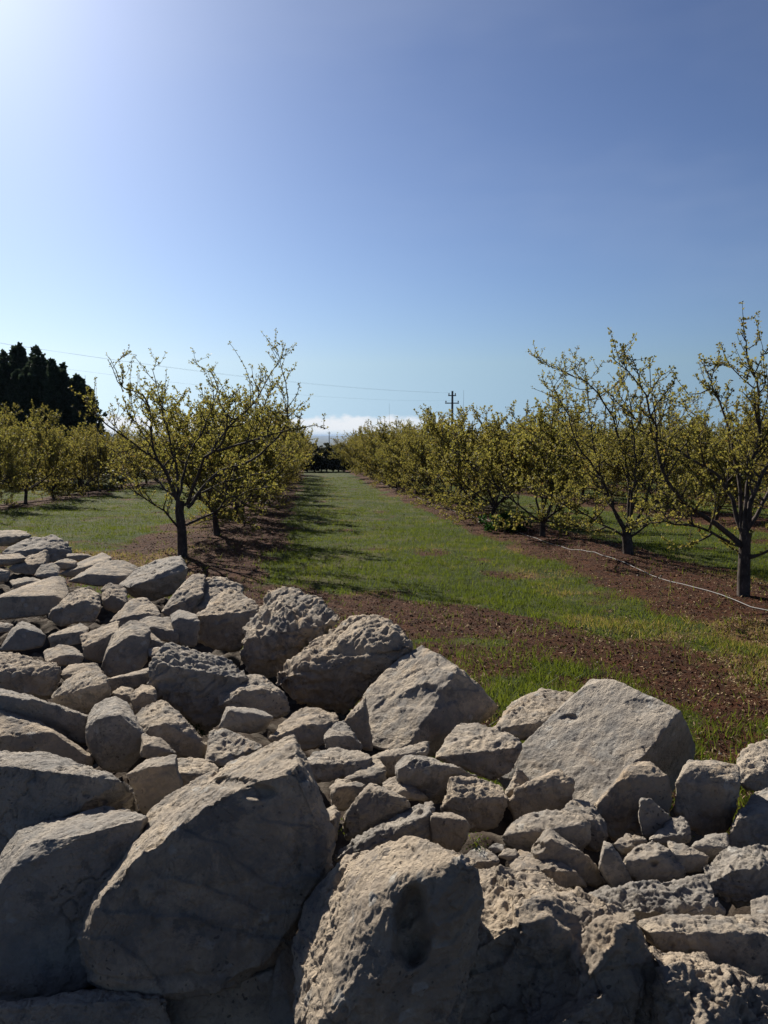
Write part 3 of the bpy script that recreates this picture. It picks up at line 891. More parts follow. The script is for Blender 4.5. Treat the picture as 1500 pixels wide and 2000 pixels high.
class Tree:
    def __init__(s, seed):
        s.r = random.Random(seed)
        s.V, s.Fc = [], []
        s.dense = 1.8
        s.nodes = []            # (pos, dir, weight)

    def tube(s, pts, r0, r1, sides=6, power=.8):
        n = len(pts)
        prev = None
        base = len(s.V)
        up = Vector((.3, .2, 1)).normalized()
        for i, p in enumerate(pts):
            a = pts[max(0, i - 1)]; b = pts[min(n - 1, i + 1)]
            t = (b - a).normalized() if (b - a).length > 1e-6 else Vector((0, 0, 1))
            e = t.orthogonal() if prev is None else prev - t * prev.dot(t)
            if e.length < 1e-4: e = t.orthogonal()
            e.normalize(); prev = e
            f = t.cross(e)
            rad = r0 + (r1 - r0) * (i / (n - 1)) ** power
            for k in range(sides):
                a_ = 6.2832 * k / sides
                q = rad * (1 + (s.r.random() - .5) * .16)
                s.V.append(p + e * math.cos(a_) * q + f * math.sin(a_) * q)
            if i:
                o0 = base + (i - 1) * sides; o1 = base + i * sides
                for k in range(sides):
                    k2 = (k + 1) % sides
                    s.Fc.append((o0 + k, o0 + k2, o1 + k2, o1 + k))

    def grow(s, p, d, length, steps, up=.12, wob=.12):
        pts = [p.copy()]
        d = d.normalized()
        for i in range(steps):
            d = (d + Vector((s.r.gauss(0, wob), s.r.gauss(0, wob), s.r.gauss(0, wob) + up))).normalized()
            pts.append(pts[-1] + d * (length / steps))
        return pts

    def spurs(s, pts, a0, step, w=1.0):
        """leaf clusters along a branch"""
        for i in range(1, len(pts)):
            seg = pts[i] - pts[i - 1]
            L = seg.length
            k = max(1, int(round(L / step)))
            for j in range(k):
                f = (i - 1 + (j + s.r.random()) / k) / (len(pts) - 1)
                if f < a0 or s.r.random() > w: continue
                q = pts[i - 1] + seg * ((j + s.r.random()) / k)
                s.nodes.append((q, seg.normalized(), 1))
        s.nodes.append((pts[-1], (pts[-1] - pts[-2]).normalized(), 1.3))

    def twig(s, p, d, L, leaf=1.0, hero=False):
        t = s.grow(p, d, L, 4, .16, .16)
        s.tube(t, .006 if hero else .009, .003, 3)
        s.spurs(t, .08, .05 / leaf, .72)

    def lateral(s, p, d, L, r, leaf, hero=False, upk=.13):
        pts = s.grow(p, d, L, 6, upk, .15)
        s.tube(pts, r, .005, 5)
        s.spurs(pts, .15, .055 / leaf, .7)
        n = int(L / .115)
        for i in range(n):
            f = .25 + .75 * (i + s.r.random()) / n
            k = min(len(pts) - 2, int(f * (len(pts) - 1)))
            q = pts[k].lerp(pts[k + 1], f * (len(pts) - 1) - k)
            dd = (pts[k + 1] - pts[k]).normalized()
            sd = Vector((s.r.gauss(0, 1), s.r.gauss(0, 1), s.r.gauss(.25, .7))).normalized()
            s.twig(q, dd * .6 + sd * .9, s.r.uniform(.18, .5) * (1 - f * .35), leaf, hero)
        return pts

    def limb(s, pts, r0, r1, leaf, sub=9, subL=.9, hero=False, dens=.6):
        s.tube(pts, r0 * .82, r1 * .7, 7, .7)
        n = len(pts)
        s.spurs(pts, .35, .07 / leaf, .8)
        sub = int(sub * (s.dense if hero else 1.35))
        for i in range(sub):
            f = .22 + .78 * (i + s.r.random()) / sub
            k = min(n - 2, int(f * (n - 1)))
            q = pts[k].lerp(pts[k + 1], f * (n - 1) - k)
            dd = (pts[k + 1] - pts[k]).normalized()
            sd = Vector((s.r.gauss(0, 1), s.r.gauss(0, 1), s.r.gauss(.1, .6))).normalized()
            s.lateral(q, dd * .55 + sd * .9, subL * s.r.uniform(.55, 1.15) * (1.1 - .5 * f), .017 * (1.3 - f), leaf, hero)

    def leaves(s, seed, per, size, keep=1.0):
        rg = np.random.default_rng(seed)
        P = np.array([tuple(n[0]) for n in s.nodes]); Dr = np.array([tuple(n[1]) for n in s.nodes])
        Wt = np.array([n[2] for n in s.nodes])
        kp = rg.random(len(P)) < keep
        P, Dr, Wt = P[kp], Dr[kp], Wt[kp]
        n = len(P)
        cl_t = rg.random(n)
        P = np.repeat(P, per, 0); Dr = np.repeat(Dr, per, 0); cl_t = np.repeat(cl_t, per)
        n = len(P)
        a = rg.normal(0, 1, (n, 3)) + Dr * .5 + np.array([0, 0, .35])
        a /= np.linalg.norm(a, axis=1)[:, None]
        b = rg.normal(0, 1, (n, 3))
        b -= a * (a * b).sum(1)[:, None]; b /= np.linalg.norm(b, axis=1)[:, None]
        c = np.cross(a, b)
        L = size * rg.uniform(.55, 1.25, n)[:, None]
        W = L * rg.uniform(.26, .42, n)[:, None]
        o = P + rg.normal(0, .008, (n, 3)) + a * .006
        v0 = o; v1 = o + a * L * .5 + b * W - c * L * .06
        v2 = o + a * L - c * L * .12; v3 = o + a * L * .5 - b * W - c * L * .06
        v = np.stack([v0, v1, v2, v3], 1).reshape(-1, 3)
        i = np.arange(n)[:, None] * 4
        f = np.concatenate([i + [0, 1, 2], i + [0, 2, 3]], 1).reshape(-1, 3)
        hgt = np.clip((P[:, 2] - .8) / 2.6, 0, 1)
        tint = np.clip(.55 * cl_t + .45 * rg.random(n), 0, 1)
        return mesh_np("foliage", v, f, False, {'tint': np.repeat(tint, 4)})

    def trunk_mesh(s):
        return mesh_np("trunk", [tuple(v) for v in s.V], s.Fc, True)


CATR = "tree"


def finish(T, seed, per, size, loc, label, group, keep=1.0, mats=(BARK, LEAF), name='cherry_tree'):
    root = bpy.data.objects.new(name, None)
    col.objects.link(root)
    root.empty_display_size = .3
    root.location = loc
    tag(root, label, CATR, group)
    link('trunk', T.trunk_mesh(), mats[0], root)
    link('foliage', T.leaves(seed, per, size, keep), mats[1], root)
    return root


def base_trunk(T, h=.85, r=.085, lean=(0, 0)):
    pts = [Vector((0, 0, -.12)), Vector((0, 0, 0)), Vector((lean[0] * .3, lean[1] * .3, h * .35)),
           Vector((lean[0] * .6, lean[1] * .6, h * .7)), Vector((lean[0], lean[1], h))]
    n = 9
    T.tube(pts, r * 1.6, r * .85, n, .32)
    return pts[-1]


def generic(seed, leaf=1.0, height=3.3, spread=1.0, nl=7):
    T = Tree(seed)
    r = T.r
    h = r.uniform(.38, .6)
    topp = base_trunk(T, h, r.uniform(.05, .068), (r.uniform(-.1, .1), r.uniform(-.1, .1)))
    a0 = r.random() * 6.28
    for i in range(nl):
        az = a0 + 6.283 * i / nl + r.uniform(-.35, .35)
        el = math.radians(r.choice((r.uniform(15, 35), r.uniform(35, 55), r.uniform(48, 68))))
        d = Vector((math.cos(az) * math.cos(el), math.sin(az) * math.cos(el), math.sin(el)))
        L = r.uniform(2.0, 3.0) * spread * height / 3.3
        st = topp - Vector((0, 0, r.uniform(0, .18)))
        pts = T.grow(st, d, L, 9, .075, .10)
        T.limb(pts, r.uniform(.030, .042), .010, leaf, 13, .95)
        if r.random() < .75:    # fork
            k = r.randint(3, 5)
            d2 = (pts[k + 1] - pts[k]).normalized() + Vector((r.gauss(0, .5), r.gauss(0, .5), r.uniform(0, .6)))
            p2 = T.grow(pts[k], d2, L * .6, 7, .12, .1)
            T.limb(p2, .026, .008, leaf, 9, .8)
    for i in range(7):          # low drooping branches
        az = r.random() * 6.28
        d = Vector((math.cos(az), math.sin(az), r.uniform(-.05, .25)))
        T.lateral(topp - Vector((0, 0, r.uniform(.0, .2))), d, r.uniform(1.0, 1.6), .02, leaf, upk=-.01)
    for i in range(4):          # long bare leader shoots
        q = r.choice(T.nodes)[0]
        if q.z > 2.0:
            t = T.grow(q, Vector((r.gauss(0, .25), r.gauss(0, .25), 1)), r.uniform(.4, .8), 5, .1, .08)
            T.tube(t, .006, .003, 3); T.spurs(t, .1, .12, .8)
    return T


def uv(u, d):
    """row offset u, distance d -> world"""
    x = u + UDIR * d
    return x, d, float(ground_z(np.array([x]), np.array([d]))[0])


NTH = ("first", "second", "third", "fourth", "fifth", "sixth", "seventh", "eighth", "ninth", "tenth", "eleventh", "twelfth",
       "thirteenth", "fourteenth", "fifteenth", "sixteenth", "seventeenth", "eighteenth", "nineteenth", "twentieth")


def px_limb(T, base, D, pts, ddep, jitter=.03):
    """limb through photo points, its depth swinging by ddep metres towards its tip"""
    n = len(pts)
    out = []
    for i, (px, py) in enumerate(pts):
        f = i / (n - 1)
        out.append(at(px, py, D + ddep * f ** 1.1) - base)
    # resample smoothly
    res = []
    for i in range(n - 1):
        p0 = out[max(0, i - 1)]; p1 = out[i]; p2 = out[i + 1]; p3 = out[min(n - 1, i + 2)]
        m = max(2, int((p2 - p1).length / .16))
        for j in range(m):
            t = j / m
            q = .5 * ((2 * p1) + (p2 - p0) * t + (2 * p0 - 5 * p1 + 4 * p2 - p3) * t * t + (3 * p1 - p0 - 3 * p2 + p3) * t ** 3)
            res.append(q + Vector((T.r.gauss(0, jitter), T.r.gauss(0, jitter), T.r.gauss(0, jitter))) * .4)
    res.append(out[-1])
    return res


def hero(seed, px, py, D, trunk, limbs, shoots, per, size, label, r=.10):
    bx = at(px, py, D)
    base = Vector((bx.x, bx.y, float(ground_z(np.array([bx.x]), np.array([bx.y]))[0])))
    T = Tree(seed)
    T.dense = 1.3 if seed == 11 else 1.8
    tp = [Vector((0, 0, -.15))] + [at(x, y, D) - base for x, y in trunk]
    T.tube(tp, r * 1.3, r * .85, 10, .4)
    for pts, dd, r0, r1, leaf, sub, subL in limbs:
        q = px_limb(T, base, D, pts, dd)
        T.limb(q, r0, r1, leaf, sub, subL, True)
    for pts, dd in shoots:
        q = px_limb(T, base, D, pts, dd, .015)
        T.tube(q, .010, .004, 4)
        T.spurs(q, .1, .085, .9)
    return finish(T, seed, per, size, base, label, None, name='cherry_tree')


LG = "cherry trees of the row left of the grass aisle"
RG = "cherry trees of the row right of the grass aisle"
h1 = hero(11, 357, 1095, 14.65, [(357, 1096), (355, 1040), (350, 1000), (352, 978)], [
    ([(350, 985), (320, 915), (280, 880), (235, 850), (190, 815), (168, 775)], -.6, .045, .010, .8, 9, .7),
    ([(345, 975), (322, 920), (300, 880), (296, 820), (280, 772), (242, 760), (212, 705)], -.2, .042, .007, .7, 7, .6),
    ([(350, 990), (346, 925), (330, 850), (316, 795), (298, 722)], .5, .04, .007, .7, 7, .6),
    ([(366, 985), (388, 930), (402, 895), (435, 868), (444, 808)], -.9, .045, .016, .5, 4, .5),
    ([(402, 895), (450, 830), (497, 788), (520, 742), (545, 705)], .3, .034, .007, .8, 8, .65),
    ([(365, 992), (425, 922), (490, 900), (552, 842), (562, 780), (540, 682)], .7, .045, .006, .9, 9, .7),
    ([(425, 880), (500, 858), (555, 842), (618, 830)], -.8, .032, .008, 1.0, 7, .6),
    ([(350, 1030), (322, 1000), (282, 972), (240, 945)], -.7, .03, .008, .9, 6, .6),
    ([(362, 1025), (415, 1003), (450, 972), (540, 948)], -.6, .032, .008, .9, 7, .65),
    ([(350, 970), (365, 900), (400, 830), (425, 760), (408, 720)], 1.3, .035, .007, .7, 8, .6),
    ([(352, 985), (300, 930), (250, 900), (205, 870)], 1.2, .034, .008, .8, 7, .6),
    ([(360, 985), (440, 940), (520, 920), (570, 890)], 1.4, .034, .008, .9, 8, .6),
], [
    ([(490, 800), (487, 740), (470, 700), (449, 671)], .2), ([(300, 880), (262, 810), (255, 740), (258, 700)], -.3),
    ([(316, 800), (322, 760), (325, 722)], .2), ([(444, 820), (442, 770), (408, 715)], -.5), ([(188, 815), (183, 780), (186, 738)], -.4),
    ([(560, 800), (580, 770), (585, 750)], .4), ([(240, 765), (225, 720), (209, 694)], -.2),
], 5, .037, "nearest cherry tree of the left row, open bare vase limbs right behind the stones", .085)

h2 = hero(12, 1452, 1176, 10.28, [(1452, 1180), (1452, 1120), (1455, 1060), (1457, 1040)], [
    ([(1452, 1065), (1402, 1025), (1322, 970), (1287, 905), (1282, 835), (1262, 775), (1214, 700)], -.4, .05, .007, .9, 10, .55),
    ([(1453, 1050), (1462, 950), (1484, 825), (1470, 722), (1446, 648)], .1, .05, .007, .8, 9, .5),
    ([(1457, 1045), (1475, 950), (1510, 900), (1560, 850), (1610, 760)], -.3, .05, .008, .9, 9, .6),
    ([(1450, 1070), (1382, 1037), (1300, 1018), (1228, 1034)], -.7, .03, .007, 1.0, 7, .5),
    ([(1458, 1095), (1500, 1076), (1580, 1050)], -.4, .03, .008, 1.0, 5, .5),
    ([(1452, 1055), (1420, 950), (1342, 890), (1252, 832), (1205, 765)], .7, .042, .007, 1.0, 9, .55),
    ([(1455, 1050), (1440, 930), (1420, 820), (1385, 740), (1375, 700)], .9, .042, .007, 1.0, 9, .55),
    ([(1460, 1040), (1500, 960), (1530, 850), (1540, 740)], .8, .042, .007, 1.0, 8, .55),
], [
    ([(1484, 830), (1500, 770), (1495, 715)], 0), ([(1282, 835), (1272, 760), (1268, 702)], .1), ([(1475, 760), (1425, 715), (1408, 672)], .1),
    ([(1385, 760), (1345, 770), (1310, 720)], .2),
], 6, .037, "nearest cherry tree of the right row, forked trunk beside the photo's right edge", .078)

h3 = hero(13, 1228, 1090, 15.05, [(1228, 1092), (1226, 1060), (1222, 1040)], [
    ([(1222, 1045), (1195, 990), (1172, 930), (1130, 870), (1108, 810), (1080, 755)], -.4, .045, .007, 1.1, 10, .75),
    ([(1224, 1040), (1230, 960), (1215, 880), (1190, 800), (1140, 745), (1054, 708)], .2, .045, .006, 1.0, 10, .65),
    ([(1226, 1045), (1260, 980), (1280, 900), (1290, 820), (1265, 750)], .4, .045, .007, 1.0, 10, .7),
    ([(1224, 1050), (1150, 1010), (1100, 985), (1060, 960)], -.8, .03, .008, 1.1, 8, .7),
    ([(1228, 1050), (1290, 1010), (1330, 990), (1370, 960)], -.6, .03, .008, 1.1, 8, .7),
    ([(1222, 1040), (1180, 960), (1160, 880), (1150, 800), (1147, 735)], 1.0, .04, .008, 1.0, 9, .7),
    ([(1226, 1040), (1250, 940), (1300, 860), (1340, 800)], .8, .04, .008, 1.0, 9, .7),
    ([(1226, 1045), (1235, 980), (1240, 900), (1235, 820), (1225, 760)], -.9, .04, .008, 1.0, 9, .7),
], [([(1150, 790), (1145, 740), (1142, 703)], .1), ([(1110, 810), (1090, 780), (1040, 758)], 0)], 5, .039,
    "second cherry tree of the right row, one long branch reaching up to the left")

PROTO = []
for i in range(8):
    PROTO.append((generic(100 + i, 1.0, 3.3, 1.0, 8 if i % 2 else 7), i))
made = {}


def place(pi, u, d, label, group, sc, rot):
    x, y, z = uv(u, d)
    if pi not in made:
        T, i = PROTO[pi]
        made[pi] = o = finish(T, 200 + i, 4, .055, (x, y, z), label, group)
        o.rotation_euler.z = rot; o.scale = (sc, sc, sc)
        return o
    src = made[pi]
    c = src.copy(); col.objects.link(c)
    c.location = (x, y, z); c.rotation_euler = (0, 0, rot); c.scale = (sc, sc, sc)
    c['label'] = label
    if group: c['group'] = group
    for ch in list(src.children):
        k = ch.copy(); col.objects.link(k); k.parent = c
    return c


for o, g in ((h1, LG), (h2, RG), (h3, RG)):
    o['group'] = g
rt = random.Random(5)
END = 89
ROWDEF = [
    (-2.25, 19.1, END, LG, "left row bordering the grass aisle", 1),
    (5.4, 19.4, END, RG, "right row bordering the grass aisle", 2),
    (-12.0, 26.0, END, "cherry trees of the second row on the left", "second row on the left", 0),
    (12.4, 12.0, END, "cherry trees of the second row on the right", "second row on the right", 0),
    (-20.3, 36.0, END, "cherry trees of the third row on the left", "third row on the left", 0),
    (19.4, 20.0, END, "cherry trees of the third row on the right", "third row on the right", 0),
    (-28.5, 44.0, END, "cherry trees of the fourth row on the left", "fourth row on the left", 0),
    (26.4, 30.0, END, "cherry trees of the fourth row on the right", "fourth row on the right", 0),
]
EN = [m for m in range(6)]
for u, d0, d1, grp, where, skip in ROWDEF:
    d, k = d0, skip
    while d < d1:
        lim = 20
        if k < lim:
            lab = f"cherry tree, {NTH[k]} from the wall in the {where}"
        else:
            lab = f"small distant cherry tree far down the {where}"
        if abs(u + UDIR * d) < .60 * d + 3:
            place(rt.randrange(8), u + rt.uniform(-.15, .15), d + rt.uniform(-.3, .3), lab, grp, rt.uniform(.93, 1.10) * (1.0 + .20 * min(1, max(0, (d - 18) / 30))), rt.random() * 6.28)
            k += 1
        d += rt.uniform(4.2, 4.6)


# ------------------------------------------------------------------ conifers, far trees
def tall_tree(seed, h, w, loc, label, group, mat, name, kind='conifer', n=9000, size=.28):
    r = random.Random(seed)
    rg = np.random.default_rng(seed)
    T = Tree(seed)
    T.tube([Vector((0, 0, -.3)), Vector((0, 0, h * .3)), Vector((r.uniform(-.1, .1), 0, h * .93))], .05 + h * .018, .02, 7)
    # plumes rising at different heights
    P = []
    m = 12
    cs = []
    for i in range(m):
        a = r.random() * 6.28; q = math.sqrt(r.random())
        tip = h * (1 - .26 * q * r.uniform(.3, 1.2)) if i else h
        rr = w * .42 * q * (1 if i else 0)
        cs.append((math.cos(a) * rr, math.sin(a) * rr, tip, w * r.uniform(.16, .26)))
    for i in range(n):
        cx, cy, tip, cw = cs[r.randrange(m)]
        f = r.random() ** .8
        z = h * .08 + (tip - h * .08) * f
        if kind == 'conifer':
            env = cw * 1.5 * (1 - f ** 2.4) ** .8 * (.8 + .35 * math.sin(z * 2.9 + cx * 9)) + .05
        else:
            env = cw * 1.3 * math.sin(math.pi * min(1, .12 + f * .86)) ** .6
        ang = r.random() * 6.283
        q = env * (r.random() ** .4) * (1 + .35 * math.sin(ang * 3 + z * 2.1 + cx * 5))
        P.append((cx + math.cos(ang) * q, cy + math.sin(ang) * q, z))
        if i % 40 == 0:
            T.tube([Vector((cx * .3, cy * .3, z * .7)), Vector(P[-1])], .03, .008, 3)
    T.nodes = [(Vector(p), Vector((0, 0, 1)), 1) for p in P]
    root = bpy.data.objects.new(name, None)
    col.objects.link(root)
    root.location = loc
    tag(root, label, CATR, group)
    link('trunk', T.trunk_mesh(), BARK, root)
    link('foliage', T.leaves(seed, 4, size, 1), mat, root)
    return root


def gz1(x, y): return float(ground_z(np.array([x]), np.array([y]))[0])


conifers = [
    (-55, 668, 66, 6.5, "tall dark conifer just outside the left edge, tip cut by the photo"),
    (6, 690, 62, 4.2, "dark conifer at the left photo edge with a dip to its right"),
    (38, 674, 64, 4.0, "tallest dark conifer at the left, with a pointed double tip"),
    (70, 680, 60, 3.8, "second tallest dark conifer, pointed tip right of the tallest one"),
    (100, 706, 58, 3.0, "slim dark conifer in the middle of the left clump"),
    (122, 712, 60, 3.0, "slim dark conifer second from the clump's right end"),
    (150, 736, 58, 3.4, "shortest dark conifer at the right end of the left clump"),
]
for i, (px, py, D, wd, lab) in enumerate(conifers):
    p = at(px, py, D)
    g = gz1(p.x, p.y)
    tall_tree(300 + i, p.z - g, wd, (p.x, p.y, g), lab, "dark conifers behind the orchard at the left", DARK, 'conifer_tree', n=6500, size=.30)

# hedge-like trees closing the aisle and the far edge of the field
fr = random.Random(8)
far = [(600, 874, 93), (614, 868, 95), (627, 873, 96), (638, 866, 94), (650, 872, 93), (661, 869, 97), (672, 874, 95)]
FL = ["dark leafless tree closing the aisle, leftmost", "dark tree closing the aisle, second from the left", "low dark tree closing the aisle, third from the left",
      "dark tree closing the aisle, in the middle of the gap", "low dark tree closing the aisle, third from the right",
      "dark tree closing the aisle, second from the right", "low dark tree closing the aisle, rightmost by the right row"]
for i, (px, py, D) in enumerate(far):
    p = at(px, py, D)
    g = gz1(p.x, p.y)
    tall_tree(400 + i, p.z - g, 3.2, (p.x, p.y, g), FL[i], "dark trees at the end of the grass aisle", HEDGE, 'field_edge_tree', 'round', 1600, .22)
src = [o for o in col.objects if o.name.startswith('field_edge_tree')]
k = 0
for px in list(range(-40, 600, 42)) + list(range(690, 1540, 42)):
    s = src[k % len(src)]
    D = fr.uniform(94, 112)
    p = at(px + fr.uniform(-8, 8), 880, D)
    c = s.copy(); col.objects.link(c)
    c.location = (p.x, p.y, gz1(p.x, p.y))
    c.rotation_euler.z = fr.random() * 6.28
    c.scale = [fr.uniform(.95, 1.25)] * 3
    c['label'] = "distant dark tree at the far edge of the field, glimpsed behind the %s row" % ("left" if px < 650 else "right")
    c['group'] = "trees along the far edge behind the %s row" % ("left" if px < 650 else "right")
    for ch in list(s.children):
        q = ch.copy(); col.objects.link(q); q.parent = c
    k += 1


# ------------------------------------------------------------------ weed bush
def weed(px, py, D, w, h, label):
    T = Tree(77)
    p = at(px, py, D)
    for i in range(60):
        a = T.r.random() * 6.28
        st = T.grow(Vector((T.r.gauss(0, w * .22), T.r.gauss(0, w * .2), 0)), Vector((math.cos(a) * .7, math.sin(a) * .7, 1)), h * T.r.uniform(.6, 1.1), 4, .05, .2)
        T.tube(st, .006, .003, 3)
        T.spurs(st, .05, .035, 1)
    root = bpy.data.objects.new('weed_bush', None); col.objects.link(root)
    root.location = (p.x, p.y, gz1(p.x, p.y))
    tag(root, label, "bush")
    link('stems', T.trunk_mesh(), BARK, root)
    link('foliage', T.leaves(5, 5, .07), WEED, root)


weed(992, 1032, 21.0, 1.3, .42, "low dark green bush growing at the edge of the right row's red earth")

def sprout(px, py, D, h, n, label, mat):
    T = Tree(int(px))
    p = at(px, py, D)
    for i in range(n):
        a = T.r.random() * 6.28
        st = T.grow(Vector((T.r.gauss(0, h * .12), T.r.gauss(0, h * .12), 0)), Vector((math.cos(a) * .6, math.sin(a) * .6, 1)), h * T.r.uniform(.5, 1.1), 4, -.02, .12)
        T.tube(st, .0012, .0005, 3)
        T.spurs(st, .1, h * .12, 1)
    root = bpy.data.objects.new('weed_tuft', None); col.objects.link(root)
    root.location = p
    tag(root, label, "weed")
    link('stems', T.trunk_mesh(), mat, root)
    link('foliage', T.leaves(int(py), 3, h * .16), mat, root)


sprout(84, 1204, 4.9, .07, 7, "small green weed in the gap beneath the log-shaped stone", WEED)
sprout(932, 1662, 1.72, .032, 4, "tiny green sprout by the crumbly stone atop the holed boulder", GRASS)
sprout(1318, 1640, 1.85, .05, 6, "tiny dry weed at the foot of the tall dark upright slab", GRASS)
sprout(395, 1440, 2.9, .07, 8, "tiny green weed left of the rugged light stone", WEED)
sprout(640, 1640, 1.9, .045, 6, "tiny green weed right of the biggest foreground boulder", GRASS)

# ------------------------------------------------------------------ irrigation hose
HOSE = M("grey_hose", .5)
HOSE.out(HOSE.mix(HOSE.noise(5), (.12, .11, .10), (.30, .30, .30)))


def tube_obj(name, pts, r, mat, sides=6, parent=None):
    T = Tree(1); T.r = random.Random(1)
    T.tube([Vector(p) for p in pts], r, r, sides)
    return link(name, mesh_np(name, [tuple(v) for v in T.V], T.Fc, True), mat, parent)


pts = []
for i in range(160):
    d = 6 + i * .35
    x, y, z = uv(5.12 + .02 * math.sin(d * .35), d)
    pts.append((x, y, z + .010 + .008 * math.sin(d * 1.4)))
tag(tube_obj('irrigation_hose', pts, .006, HOSE.m), "pale grey drip hose running along the foot of the right tree row", "hose")

# ------------------------------------------------------------------ poles and wires
CONC = M("weathered_pole", .9)
CONC.out(CONC.mix(CONC.noise(3), (.10, .09, .085), (.17, .16, .15)))
STEEL = M("dark_metal", .6)
STEEL.out(STEEL.mix(STEEL.noise(8), (.05, .05, .05), (.08, .08, .08)))
GLS = M("insulator_ceramic", .3)
GLS.out(GLS.mix(GLS.noise(8), (.16, .10, .07), (.22, .15, .1)))


def cone_mb(bm, a, b, r0, r1, n=10):
    a, b = Vector(a), Vector(b)
    t = (b - a).normalized(); e = t.orthogonal().normalized(); f = t.cross(e)
    A = [bm.verts.new(a + (e * math.cos(6.2832 * i / n) + f * math.sin(6.2832 * i / n)) * r0) for i in range(n)]
    B = [bm.verts.new(b + (e * math.cos(6.2832 * i / n) + f * math.sin(6.2832 * i / n)) * r1) for i in range(n)]
    for i in range(n):
        bm.faces.new((A[i], A[(i + 1) % n], B[(i + 1) % n], B[i]))
    bm.faces.new(A[::-1]); bm.faces.new(B)


def bm_obj(name, bm, mat, parent=None, loc=None):
    me = bpy.data.meshes.new(name); bm.to_mesh(me); bm.free()
    return link(name, me, mat, parent, loc)


def utility_pole(loc, h, rz, label, arms=2):
    root = bpy.data.objects.new('utility_pole', None); col.objects.link(root)
    root.location = loc; root.rotation_euler.z = rz
    tag(root, label, "utility pole")
    bm = bmesh.new(); cone_mb(bm, (0, 0, -.4), (0, 0, h), .17, .10)
    bm_obj('post', bm, CONC.m, root)
    ends = []
    for a in range(arms):
        z = h - .45 - a * .75
        wd = .40 if a == 0 else .70
        bm = bmesh.new()
        bmesh.ops.create_cube(bm, size=1)
        for v in bm.verts: v.co = Vector((v.co.x * wd * 2, v.co.y * .10 + .15, v.co.z * .10 + z))
        arm = bm_obj('crossarm', bm, STEEL.m, root)
        for sx in ((-1, 1) if a else (-1, 1)):
            bm = bmesh.new()
            cone_mb(bm, (sx * (wd - .08), .15, z + .07), (sx * (wd - .08), .15, z + .17), .05, .075)
            cone_mb(bm, (sx * (wd - .08), .15, z + .17), (sx * (wd - .08), .15, z + .25), .07, .03)
            bm_obj('insulator', bm, GLS.m, arm)
            ends.append(Vector((sx * (wd - .08), .15, z + .27)))
    return root, ends


pa = at(883, 850, 83)
la = Vector((pa.x, pa.y, gz1(pa.x, pa.y)))
pt = at(883, 764, 83)
lb = Vector((-25.0, 28.0, gz1(-25, 28)))
dirv = (la - lb); rzz = math.atan2(dirv.y, dirv.x) - math.pi / 2
rA, eA = utility_pole(la, pt.z - la.z, .1, "utility pole with two crossarms standing above the right tree row")
rB, eB = utility_pole(lb, 7.9, rzz, "utility pole carrying the wires on beyond the photo's left edge")
CAB = M("cable_black", .6)
CAB.out(CAB.mix(CAB.noise(1), (.03, .03, .035), (.05, .05, .055)))
from mathutils import Matrix
wl = ["uppermost overhead wire crossing the sky from the left to the pole", "middle overhead wire crossing the sky from the left to the pole",
      "lowest overhead wire crossing the sky from the left to the pole"]
for n_, i in enumerate((0, 1, 3)):
    A = Matrix.Translation(lb) @ Matrix.Rotation(rzz, 4, 'Z') @ eB[i]
    B = Matrix.Translation(la) @ Matrix.Rotation(.1, 4, 'Z') @ eA[i]
    P = []
    for k in range(41):
        t = k / 40
        q = A.lerp(B, t); q.z -= 4 * t * (1 - t) * (.7 + .12 * n_)
        P.append(q)
    tag(tube_obj('overhead_wire', P, .003, CAB.m, 5), wl[n_], "wire", "overhead wires strung to the pole")

# distant pole seen down the aisle, thin posts at the left, tall tree shoots built the same way at the right
q = at(643, 862, 240); qt = at(643, 843, 240)
g = gz1(q.x, q.y)
utility_pole((q.x, q.y, g), qt.z - g, .3, "tiny distant pole on the horizon at the end of the aisle", 1)
for px, py, D, lab in ((165, 733, 40, "thin bare post poking above the trees right of the conifers, left one"),
                       (186, 738, 38, "thin bare post poking above the trees right of the conifers, right one"),
                       (905, 762, 60, "slender bare tree shoot rising above the right row beside the utility pole"),
                       (760, 788, 90, "slender bare tree shoot rising above the far right row")):
    p = at(px, py, D); g = gz1(p.x, p.y)
    bm = bmesh.new(); cone_mb(bm, (0, 0, -.2), (0, 0, (p.z - g) * .5), .017, .012, 7); cone_mb(bm, (0, 0, (p.z - g) * .5), (.03, 0, p.z - g), .011, .007, 7)
    tag(bm_obj('post_or_shoot', bm, CONC.m, None, (p.x, p.y, g)), lab, "post", "thin posts rising out of the orchard")

# dry twig and sprout among the stones
T = Tree(3)
tp = [at(97, 1255, 3.9), at(104, 1275, 3.85), at(109, 1300, 3.8), at(117, 1327, 3.75)]
T.tube(tp, .006, .003, 5)
o = link('dry_twig', mesh_np('dry_twig', [tuple(v - tp[0]) for v in T.V], T.Fc, True), BARK, None, tp[0])
tag(o, "thin dry twig standing among the stones near the left edge", "twig")


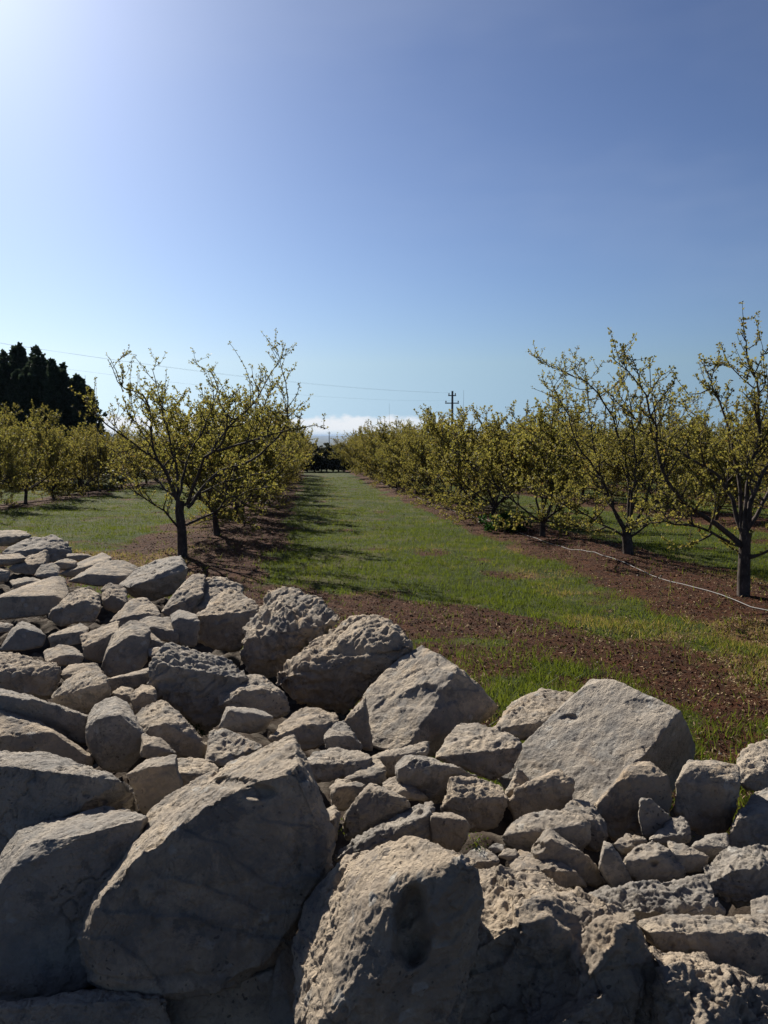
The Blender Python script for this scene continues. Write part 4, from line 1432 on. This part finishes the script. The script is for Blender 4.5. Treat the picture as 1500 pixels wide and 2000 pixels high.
# ------------------------------------------------------------------ clods of earth
def clods(n, seed):
    r = np.random.default_rng(seed)
    y = 2.6 * (30 / 2.6) ** r.random(n)
    x = (r.random(n) - .5) * 2 * (y * .56 + 1.5)
    g, dry = cover(x, y)
    kp = (r.random(n) < (1 - g) ** 1.5) & (wall_in(x, y) < -.3)
    x, y = x[kp], y[kp]
    n = len(x)
    z = ground_z(x, y)
    sz = (.004 + .009 * r.random(n) ** 4) * (1 + y / 25)
    P = np.array([[1, 0, 0], [-1, 0, 0], [0, 1, 0], [0, -1, 0], [0, 0, .8], [0, 0, -.8]], float)
    Fo = np.array([[0, 2, 4], [2, 1, 4], [1, 3, 4], [3, 0, 4], [2, 0, 5], [1, 2, 5], [3, 1, 5], [0, 3, 5]])
    v = P[None] * sz[:, None, None] * r.uniform(.55, 1.35, (n, 6, 3))
    a = r.random(n) * 6.283
    ca, sa = np.cos(a)[:, None], np.sin(a)[:, None]
    vx = v[..., 0] * ca - v[..., 1] * sa + x[:, None]
    vy = v[..., 0] * sa + v[..., 1] * ca + y[:, None]
    vz = v[..., 2] + z[:, None] + sz[:, None] * .25
    V = np.stack([vx, vy, vz], -1).reshape(-1, 3)
    f = (np.arange(n)[:, None, None] * 6 + Fo[None]).reshape(-1, 3)
    me = mesh_np("earth_clods", V, f, False, {'tint': np.repeat(r.random(n), 6)})
    cm = M("clod_earth", .95)
    t = cm.attr('tint')
    base = cm.mix(cm.rng(t, 0, .9), (.026, .010, .005), (.075, .030, .015))
    base = cm.mix(cm.rng(t, .965, .975), base, (.30, .26, .21))
    cm.out(base, cm.bump(cm.noise(200, 3), .4, .003))
    tag(link("earth_clods", me, cm.m), "crumbled clods and grit scattered over the bare red earth", "earth", kind='stuff')


clods(110000, 31)

# ------------------------------------------------------------------ haze over the far plain
hb = bmesh.new()
bmesh.ops.create_cube(hb, size=1)
for v in hb.verts:
    v.co = Vector((v.co.x * 44000, -300 + (v.co.y + .5) * 41000, -90 if v.co.z < 0 else 16))
HZ = bpy.data.materials.new("haze_air")
HZ.use_nodes = True
HZ.node_tree.nodes.remove(HZ.node_tree.nodes['Principled BSDF'])
pv = HZ.node_tree.nodes.new('ShaderNodeVolumePrincipled')
pv.inputs['Color'].default_value = (.50, .66, .90, 1)
pv.inputs['Density'].default_value = 0.00006
pv.inputs['Anisotropy'].default_value = 0.0
HZ.node_tree.links.new(pv.outputs[0], HZ.node_tree.nodes['Material Output'].inputs['Volume'])
tag(bm_obj('haze', hb, HZ), kind='stuff')
